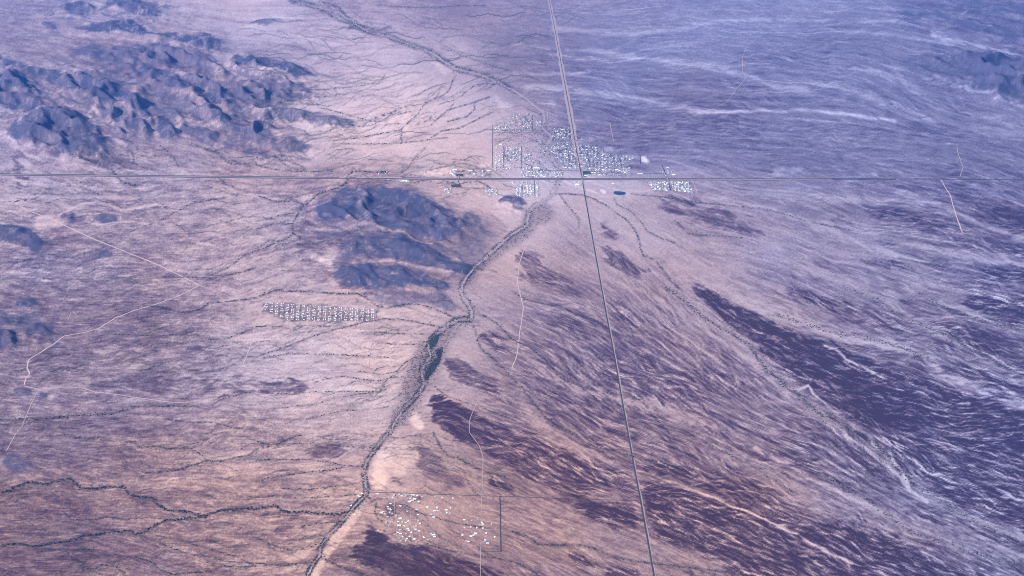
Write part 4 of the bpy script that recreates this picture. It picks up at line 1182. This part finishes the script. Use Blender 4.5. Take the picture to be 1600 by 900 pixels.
for (px, py, L_, Wd, roof, rz, lab) in [
        (711, 265.5, 60, 34, 0, 0, 'white roofed hall beside the interstate, nearest the bare pink field'),
        (706, 271.5, 44, 26, 0, .1, 'small white hall just above the interstate near the first bridge'),
        (735, 267, 70, 55, 1, 0, 'large pale grey hall above the interstate, left of town'),
        (748, 271, 60, 30, 3, 0, 'blue grey roofed hall above the interstate, left of town'),
        (764, 267, 46, 30, 0, 0, 'white hall at the corner of the outermost town street'),
        (788, 273, 50, 36, 3, 0, 'dark roofed hall standing alone above the interstate in town'),
        (782.5, 226, 40, 34, 0, 0, 'bright white hall at the top of the left town blocks'),
        (838, 263, 95, 40, 0, .05, 'broad white hall between the wash and the interstate'),
        (915.5, 274.5, 46, 34, 0, 0, 'white hall beside the dark green field at the crossing'),
        (937.5, 274, 34, 24, 0, 0, 'small white hall right of the crossing, above the interstate'),
        (964, 265.5, 44, 34, 0, .2, 'white hall at the right end of the town blocks'),
        (1000, 272, 90, 16, 0, -.05, 'long white shed right of town, above the interstate'),
        (1043, 262.5, 30, 22, 0, 0, 'small white hall on the road above the right bridge'),
        (1053, 273.5, 44, 26, 0, 0, 'white hall right of the right bridge'),
        (902, 289, 44, 60, 0, 0, 'white hall below the crossing, left of the highway'),
        (958, 287.5, 34, 24, 0, 0, 'lone white hall on bare ground above the pond'),
        (632, 283, 80, 18, 0, 0, 'long white shed below the interstate, left of the first bridge'),
        (607, 282, 30, 30, 3, 0, 'small dark roofed hall below the interstate, farthest left'),
        (671, 283.5, 30, 26, 3, 0, 'small dark roofed hall in a white lot below the interstate'),
        (979, 244.5, 30, 24, 0, 0, 'white hall on the road to the bright bare lot')]:
    x, y, z = at(px, py)
    e = bpy.data.objects.new('hall', None)
    COL.objects.link(e)
    e.location = (float(x), float(y), float(z) + .05); e.rotation_euler = (0, 0, rz)
    e['label'] = lab; e['category'] = 'building'; e['group'] = 'halls along the interstate'
    w_, r_, d_ = hall_parts(L_, Wd, 8)
    add('wall', mk('wall', w_, M_WALL), parent=e); add('roof', mk('roof', r_, M_ROOF[roof]), parent=e); add('door', mk('door', d_, M_DOOR), parent=e)

# ---- bridges that carry the cross roads over the interstate
M_CONC = noisy('concrete', (.26, .24, .24), (.2, .19, .19), .1)
for (px, py, rz, lab) in [(909.5, 279.8, -.02, 'concrete bridge carrying the long straight highway over the interstate'),
                          (1043.3, 280.2, -.02, 'concrete bridge over the interstate beside the crowded right hand park'),
                          (716, 279.6, -.02, 'concrete bridge over the interstate left of the town')]:
    x, y, z = at(px, py)
    e = bpy.data.objects.new('overpass', None)
    COL.objects.link(e)
    e.location = (float(x), float(y), float(z)); e.rotation_euler = (0, 0, rz)
    e['label'] = lab; e['category'] = 'bridge'; e['group'] = 'bridges over the interstate'
    w2 = 8
    prof = [(-160, .9), (-75, 7), (75, 7), (160, .9), (160, .4), (75, 5.6), (-75, 5.6), (-160, .4)]
    v = [(-w2, a_, b_) for a_, b_ in prof] + [(w2, a_, b_) for a_, b_ in prof]
    f = [(0, 1, 9, 8), (1, 2, 10, 9), (2, 3, 11, 10), (3, 4, 12, 11), (4, 5, 13, 12), (5, 6, 14, 13), (6, 7, 15, 14), (7, 0, 8, 15), (0, 7, 6, 1), (1, 6, 5, 2), (2, 5, 4, 3), (8, 9, 14, 15), (9, 10, 13, 14), (10, 11, 12, 13)]
    add('deck', mk('deck', (v, f), M_CONC), parent=e)
    for sx in (-w2 + .3, w2 - .3):
        add('parapet', mk('parapet', box(sx - .25, sx + .25, -75, 75, 7.02, 8.1), M_CONC), parent=e)
    for sy in (-70, 0, 70):
        add('pier', mk('pier', join([box(-6, -4.4, sy - 1, sy + 1, 0, 5.58), box(4.4, 6, sy - 1, sy + 1, 0, 5.58)]), M_CONC), parent=e)

M_FIELD = noisy('irrigated_grass', (.022, .05, .045), (.03, .06, .045), .03)
sheet('field', P('910 267.3 923.5 267.5 924 272 917.5 272 917 276 911.6 276'), .9, M_FIELD, label='dark green watered field beside the crossing')
sheet('parking_lot', P('704 288.6 719.5 287.6 720.6 292.6 706 292.8'), .9, M_ASPHALT)
sheet('parking_lot', P('588.5 267.5 605.5 267.3 605.5 271 589 271.3'), .9, M_ASPHALT)
sheet('parking_lot', P('712 272 724 271.6 724 275.5 713 275.5'), .9, M_ASPHALT)

# ---- trailers of the fenced park


def trailer_mesh(name, L, W, H, m):
    prof = [(-L / 2, .6), (-L / 2 + .25, H), (L / 2 - 1.4, H), (L / 2 - .1, H - 1.3), (L / 2, .6)]
    v, f = [], []
    for s in (-W / 2, W / 2):
        v += [(x, s, z) for x, z in prof]
    n = len(prof)
    for k in range(n):
        f.append((k, (k + 1) % n, n + (k + 1) % n, n + k))
    f += [tuple(range(n))[::-1], tuple(range(n, 2 * n))]
    return mk(name, join([(v, f), box(-1, .6, -.7, .7, H + .01, H + .4), box(-L / 2 + 1, L / 2 - 2, W / 2 + .02, W / 2 + 2.4, H - .6, H - .45), box(-.9, .9, -W / 2 - .1, W / 2 - .4, 0, .59)]), m)


M_RV = [noisy('trailer_white', (.86, .86, .86), (.75, .75, .76), .3, .45, .4), noisy('trailer_cream', (.66, .62, .56), (.56, .52, .47), .3, .5, .4)]
TR = [trailer_mesh('trailer', 17, 5.5, 3.8, M_RV[0]), trailer_mesh('trailer', 13, 4.5, 3.5, M_RV[0]), trailer_mesh('trailer', 15, 5, 3.6, M_RV[1])]
PARK = P('411 472 500 477.5 591 483 588 501 575 503.5 520 503 455 501.5 444 499 431 493.5 412.5 485')


def inside(pts, x, y):
    c = False
    for k in range(len(pts)):
        (x1, y1), (x2, y2) = pts[k], pts[(k + 1) % len(pts)]
        if (y1 > y) != (y2 > y) and x < (x2 - x1) * (y - y1) / (y2 - y1) + x1:
            c = not c
    return c


tcount = 0
for ci_ in range(21):
    xc = 416 + ci_ * 8.35
    top = 473.5 + (xc - 411) * .0605
    col_t = []
    for rj in range(11):
        for side in (-1.3, 1.3):
            px, py = xc + side + rnd.uniform(-.5, .5) - rj * .12, top + rj * 2.55 + rnd.uniform(-.5, .5)
            if inside(PARK, px - 1, py + .6) and inside(PARK, px + 1, py - .6) and rnd.random() < .8:
                col_t.append((px, py))
    col_t.sort(key=lambda p: p[1])
    for k, (px, py) in enumerate(col_t):
        x, y, z = at(px, py)
        t = rnd.choice([0, 0, 1, 1, 2])
        o = add('travel_trailer', TR[t])
        o.location = (float(x), float(y), float(z) + .05)
        o.rotation_euler = (0, 0, rnd.choice([0, math.pi, math.pi / 2, math.pi / 2]) + rnd.uniform(-.2, .2))
        o.scale = (1.3,) * 3
        o['category'] = 'trailer'; o['group'] = 'trailers in the fenced park'
        o['label'] = '%s trailer in the fenced park, %s row from the left, %s from its far end' % ('cream' if t == 2 else 'white', ORD[ci_ + 1], ORD[k + 1])
        tcount += 1
print('trailers', tcount)

# ---- the town, too many homes to single out
TOWN_DENSITY = 5.0
ZONES = [(46, '800 178 832 178 832 206 800 206'), (30, '771 193 800 190 800 206 771 206'), (10, '836 188 847 190 846 198 836 198'), (46, '864 200 892 200 896 218 864 218'),
         (100, '868 223 898 222 906 264 880 262 872 250 857 236'), (120, '902 226 932 228 950 241 975 246 975 256 950 262 945 268 925 265 908 262'),
         (46, '787 230 815 230 815 248 800 253 787 250'), (20, '772 228 787 228 787 262 772 262'), (18, '816 240 830 242 835 252 818 253'), (26, '772 253 800 254 800 266 772 266'),
         (45, '815 255 850 262 850 277 815 276'), (30, '845 268 880 268 880 277 845 277'), (24, '807 290 816 290 816 307 807 305'), (52, '818 289 834 289 834 308 818 307'),
         (14, '836 284 841 284 842 310 837 309'), (45, '1013 284 1045 283 1046 299 1020 297'), (80, '1048 283 1076 284 1083 301 1052 298'), (8, '970 243 992 244 992 250 972 250'),
         (10, '972 262 984 262 984 271 974 270'), (20, '757 295 776 294 778 305 760 305'), (10, '694 294 706 294 706 304 696 304'), (14, '702 263 713 263 714 275 703 275'),
         (16, '728 265 768 266 770 277 730 276'), (8, '896 284 908 284 908 295 898 295'), (10, '800 284 825 284 825 289 802 289'), (8, '1030 265 1055 266 1055 275 1035 275'),
         (22, '915 262 950 264 985 268 985 275 925 275'), (6, '588 268 606 268 606 272 588 272'), (12, '625 282 640 282 640 285 625 285'), (8, '845 208 852 222 860 235 850 240 838 225')]
tv, tf3 = [[], [], [], []], [[], [], [], []]
simple = join([box(-7, 7, -4.5, 4.5, 0, 3), gable(-7, 7, -4.5, 4.5, 3.02, 4.5)])
sv = np.array(simple[0]); sf = []
for q in simple[1]:
    sf.append(q[:3]) if len(q) == 3 else sf.extend([(q[0], q[1], q[2]), (q[0], q[2], q[3])])
sf = np.array(sf)
cnt = [0] * 4
for n, t in ZONES:
    pts = P(t)
    xs = [p[0] for p in pts]; ys = [p[1] for p in pts]
    k = 0; tries = 0
    while k < n * TOWN_DENSITY and tries < 12000:
        tries += 1
        px = rnd.uniform(min(xs), max(xs)); py = rnd.uniform(min(ys), max(ys))
        px = round(px / 2.2) * 2.2 + rnd.uniform(-.35, .35)
        if not inside(pts, px, py):
            continue
        k += 1
        x, y, z = at(px, py)
        a = rnd.choice([0, 0, math.pi / 2]); s_ = rnd.uniform(.6, 1.25) if rnd.random() < .95 else rnd.uniform(2, 2.8)
        ca, sa = math.cos(a) * s_, math.sin(a) * s_
        c = rnd.choice([0, 0, 1, 1, 1, 2, 3, 3])
        pv = np.stack([sv[:, 0] * ca - sv[:, 1] * sa + x, sv[:, 0] * sa + sv[:, 1] * ca + y, sv[:, 2] * min(s_, 1.6) + z + .05], -1)
        tf3[c].append(sf + cnt[c]); tv[c].append(pv); cnt[c] += len(sv)
allv = np.concatenate([np.concatenate(v) for v in tv])
offs = np.cumsum([0] + cnt)[:4]
allf = np.concatenate([np.concatenate(tf3[c]) + offs[c] for c in range(4)])
mi = np.concatenate([np.full(sum(len(q) for q in tf3[c]), c, np.int32) for c in range(4)])
tm = np_mesh('town_homes', allv, allf, 3, False)
for m in M_ROOF:
    tm.materials.append(m)
tm.polygons.foreach_set('material_index', mi)
add('town_homes', tm, kind='stuff', label='small pale roofed homes of the desert town around the crossing of the two highways', category='homes')

# ------------------------------------------------------------------ trees and shrubs
M_LEAF = noisy('desert_leaf', (.022, .028, .022), (.042, .045, .034), .05)
M_BARK = mat('bark', (.06, .045, .04))
ico_v = []
g_ = (1 + 5 ** .5) / 2
for a, b in ((1, g_), (-1, g_), (1, -g_), (-1, -g_)):
    ico_v += [(0, a, b), (a, b, 0), (b, 0, a)]
ico_v = np.array(ico_v) / math.hypot(1, g_)
ico_f = []
for i in range(12):
    for j in range(i + 1, 12):
        for k in range(j + 1, 12):
            if all(abs(np.linalg.norm(ico_v[p] - ico_v[q]) - 1.0515) < .02 for p, q in ((i, j), (j, k), (i, k))):
                n = np.cross(ico_v[j] - ico_v[i], ico_v[k] - ico_v[i])
                ico_f.append((i, j, k) if n @ ico_v[i] > 0 else (i, k, j))
ico_f = np.array(ico_f)


def blob_template(seed, lobes):
    r = np.random.default_rng(seed)
    v, f = [], []
    for l in range(lobes):
        c = np.array([r.uniform(-.55, .55), r.uniform(-.55, .55), r.uniform(.45, .85)]) if lobes > 1 else np.array([0, 0, .45])
        rad = r.uniform(.38, .62) if lobes > 1 else 1.0
        p = ico_v * (rad * r.uniform(.7, 1.25, (12, 1))) * np.array([1, 1, .75 if lobes > 1 else .5]) + c
        f.append(ico_f + 12 * l); v.append(p)
    return np.concatenate(v), np.concatenate(f)


# large trees along the two thickest washes at lower left: each one a tree of its own
TT = []
for s_ in range(4):
    v, f = blob_template(100 + s_, 6)
    cm = np_mesh('crown', v * 8.0 + np.array([0, 0, 0.5]), f, 3, False); cm.materials.append(M_LEAF)
    tr = []
    fr = []
    for ring, (rr, zz) in enumerate(((.9, -.3), (.6, 2.5), (.35, 6))):
        for q in range(6):
            tr.append((rr * math.cos(q * math.pi / 3) + ring * .3, rr * math.sin(q * math.pi / 3), zz))
    for ring in range(2):
        for q in range(6):
            fr.append((ring * 6 + q, ring * 6 + (q + 1) % 6, ring * 6 + 6 + (q + 1) % 6, ring * 6 + 6 + q))
    TT.append((cm, mk('trunk', (tr, fr), M_BARK)))


def tree(px, py, sc, label, group):
    x, y, z = at(px, py)
    e = bpy.data.objects.new('desert_tree', None)
    COL.objects.link(e)
    e.location = (float(x), float(y), float(z)); e.rotation_euler = (0, 0, rnd.uniform(0, 6.28)); e.scale = (sc,) * 3
    e['label'] = label; e['category'] = 'tree'; e['group'] = group
    cm, tm_ = rnd.choice(TT)
    add('crown', cm, parent=e); add('trunk', tm_, parent=e)


for line, sp_, lab, grp in ((VEG[0][3], 3.3, 'dark green tree along the crooked lower left wash, %s from its left end', 'trees along the crooked wash'),
                            (VEG[1][3], 3.4, 'dark green tree along the lowest left side wash, %s from its left end', 'trees along the side wash')):
    lx, ly = resample(line, sp_)
    k = 0
    for a, b in zip(lx, ly):
        if a > 3:
            k += 1
            tree(a + rnd.gauss(0, 1.6), b + rnd.gauss(0, .9), rnd.uniform(.5, 1.5), lab % ORD[k], grp)

# everything else that grows: too many to count
SH = [blob_template(200 + s_, 1) for s_ in range(4)]
spx, spy, ssz = [], [], []
for (w, dn, st, pts) in VEG:
    lx, ly = resample(pts, 1.7 / dn)
    for a, b in zip(lx, ly):
        for _ in range(2 if w > 1.9 else 1):
            if rnd.random() < .62 + .6 * float(vnoise(np.array([a / 11.0]), np.array([b / 8.0]), 85)[0]):
                spx.append(a + rnd.gauss(0, w * .8)); spy.append(b + rnd.gauss(0, w * .55)); ssz.append(rnd.uniform(.4, 1.4))
for ln, w in ((WASH, 3.4), (WASH2, 4.2)):
    lx, ly = resample(ln, .7 if ln is WASH else .4)
    tx, ty = np.gradient(lx), np.gradient(ly)
    for a, b, c, d in zip(lx, ly, tx, ty):
        n = math.hypot(c, d) + 1e-9
        if vnoise(np.array([a / 16.0]), np.array([b / 9.0]), 83)[0] < -.25 and rnd.random() < .8:
            continue
        if 140 < b < 335 and rnd.random() < .65:
            continue
        s_ = rnd.choice([-1, 1]) * abs(rnd.gauss(w if b < 600 else w * .68, 1.6))
        spx.append(a - d / n * s_); spy.append(b + c / n * s_ * .8); ssz.append(rnd.uniform(.6, 1.2))


def scatter(pts, n, lo, hi):
    xs = [p[0] for p in pts]; ys = [p[1] for p in pts]; k = 0
    while k < n:
        a, b = rnd.uniform(min(xs), max(xs)), rnd.uniform(min(ys), max(ys))
        if inside(pts, a, b):
            spx.append(a); spy.append(b); ssz.append(rnd.uniform(lo, hi)); k += 1


for (t, soft, pts), n in zip(BANKS, (800, 260)):
    scatter(pts, n, .5, 1.0)
for pts in GROVE:
    scatter(pts, 330, .7, 1.2)
scatter(P('0 700 560 640 600 700 500 900 0 900'), 1800, .3, .6)
scatter(P('400 500 640 500 640 640 560 700 400 700'), 1100, .3, .6)
scatter(P('0 280 460 280 460 640 0 640'), 1500, .3, .6)
scatter(P('820 310 1000 310 1600 560 1600 900 1000 900'), 3800, .3, .6)
scatter(P('460 140 800 140 760 250 460 250'), 500, .3, .5)
scatter(P('1200 580 1230 600 1370 690 1420 740 1380 730 1290 665'), 500, .4, .75)
scatter(P('770 190 850 190 980 230 980 270 770 270'), 1300, .4, .8)
scatter(P('588 267 606 267 606 271 588 271'), 40, .6, 1.)
scatter(P('410 474 590 485 586 502 450 501'), 130, .4, .7)
scatter(P('600 780 660 780 660 850 600 830'), 90, .4, .8)
spx, spy, ssz = np.array(spx), np.array(spy), np.array(ssz)
ok = (spx > -120) & (spx < 1720) & (spy > -50) & (spy < 950)
spx, spy, ssz = spx[ok], spy[ok], ssz[ok]
bx, by, bz = at(spx, spy)
rad = ssz * 0.95 * CAMH / (cp * (spy - H0 / 2 + FPX * math.tan(PITCH)))
rad = np.minimum(rad, 11)
which = rng.integers(0, 4, len(rad)); ang = rng.uniform(0, 6.28, len(rad))
vs, fs, off = [], [], 0
for k in range(4):
    tvv, tff = SH[k]
    sel = which == k
    c, s_ = np.cos(ang[sel])[:, None], np.sin(ang[sel])[:, None]
    r_ = rad[sel][:, None]
    vx = (tvv[:, 0] * c - tvv[:, 1] * s_) * r_ + bx[sel][:, None]
    vy = (tvv[:, 0] * s_ + tvv[:, 1] * c) * r_ + by[sel][:, None]
    vz = tvv[:, 2] * r_ * 1.1 + bz[sel][:, None]
    n = sel.sum()
    vs.append(np.stack([vx, vy, vz], -1).reshape(-1, 3))
    fs.append((tff[None] + (np.arange(n) * 12)[:, None, None]).reshape(-1, 3) + off)
    off += n * 12
add('desert_shrubs', np_mesh('desert_shrubs', np.concatenate(vs), np.concatenate(fs), 3, False), M_LEAF, kind='stuff',
    label='dark green shrubs strung along the washes and dotted over the plain', category='shrubs')
print('shrubs', len(rad))

# ------------------------------------------------------------------ haze
x0, x1, y0, y1, z0, z1 = -70000, 70000, -3000, 80000, -1.0, CAMH + 60
hv, hf = box(x0, x1, y0, y1, z0, z1)
hf.append((3, 2, 1, 0))
hm = bpy.data.materials.new('haze'); hm.use_nodes = True
nt = hm.node_tree; nt.nodes.remove(nt.nodes['Principled BSDF'])
pv = nt.nodes.new('ShaderNodeVolumePrincipled')
pv.inputs['Color'].default_value = (*HAZE_COLOR, 1)
pv.inputs['Density'].default_value = HAZE_DENSITY
pv.inputs['Anisotropy'].default_value = 0.0
nt.links.new(pv.outputs[0], nt.nodes['Material Output'].inputs['Volume'])
add('haze', mk('haze', (hv, hf), hm), kind='stuff')
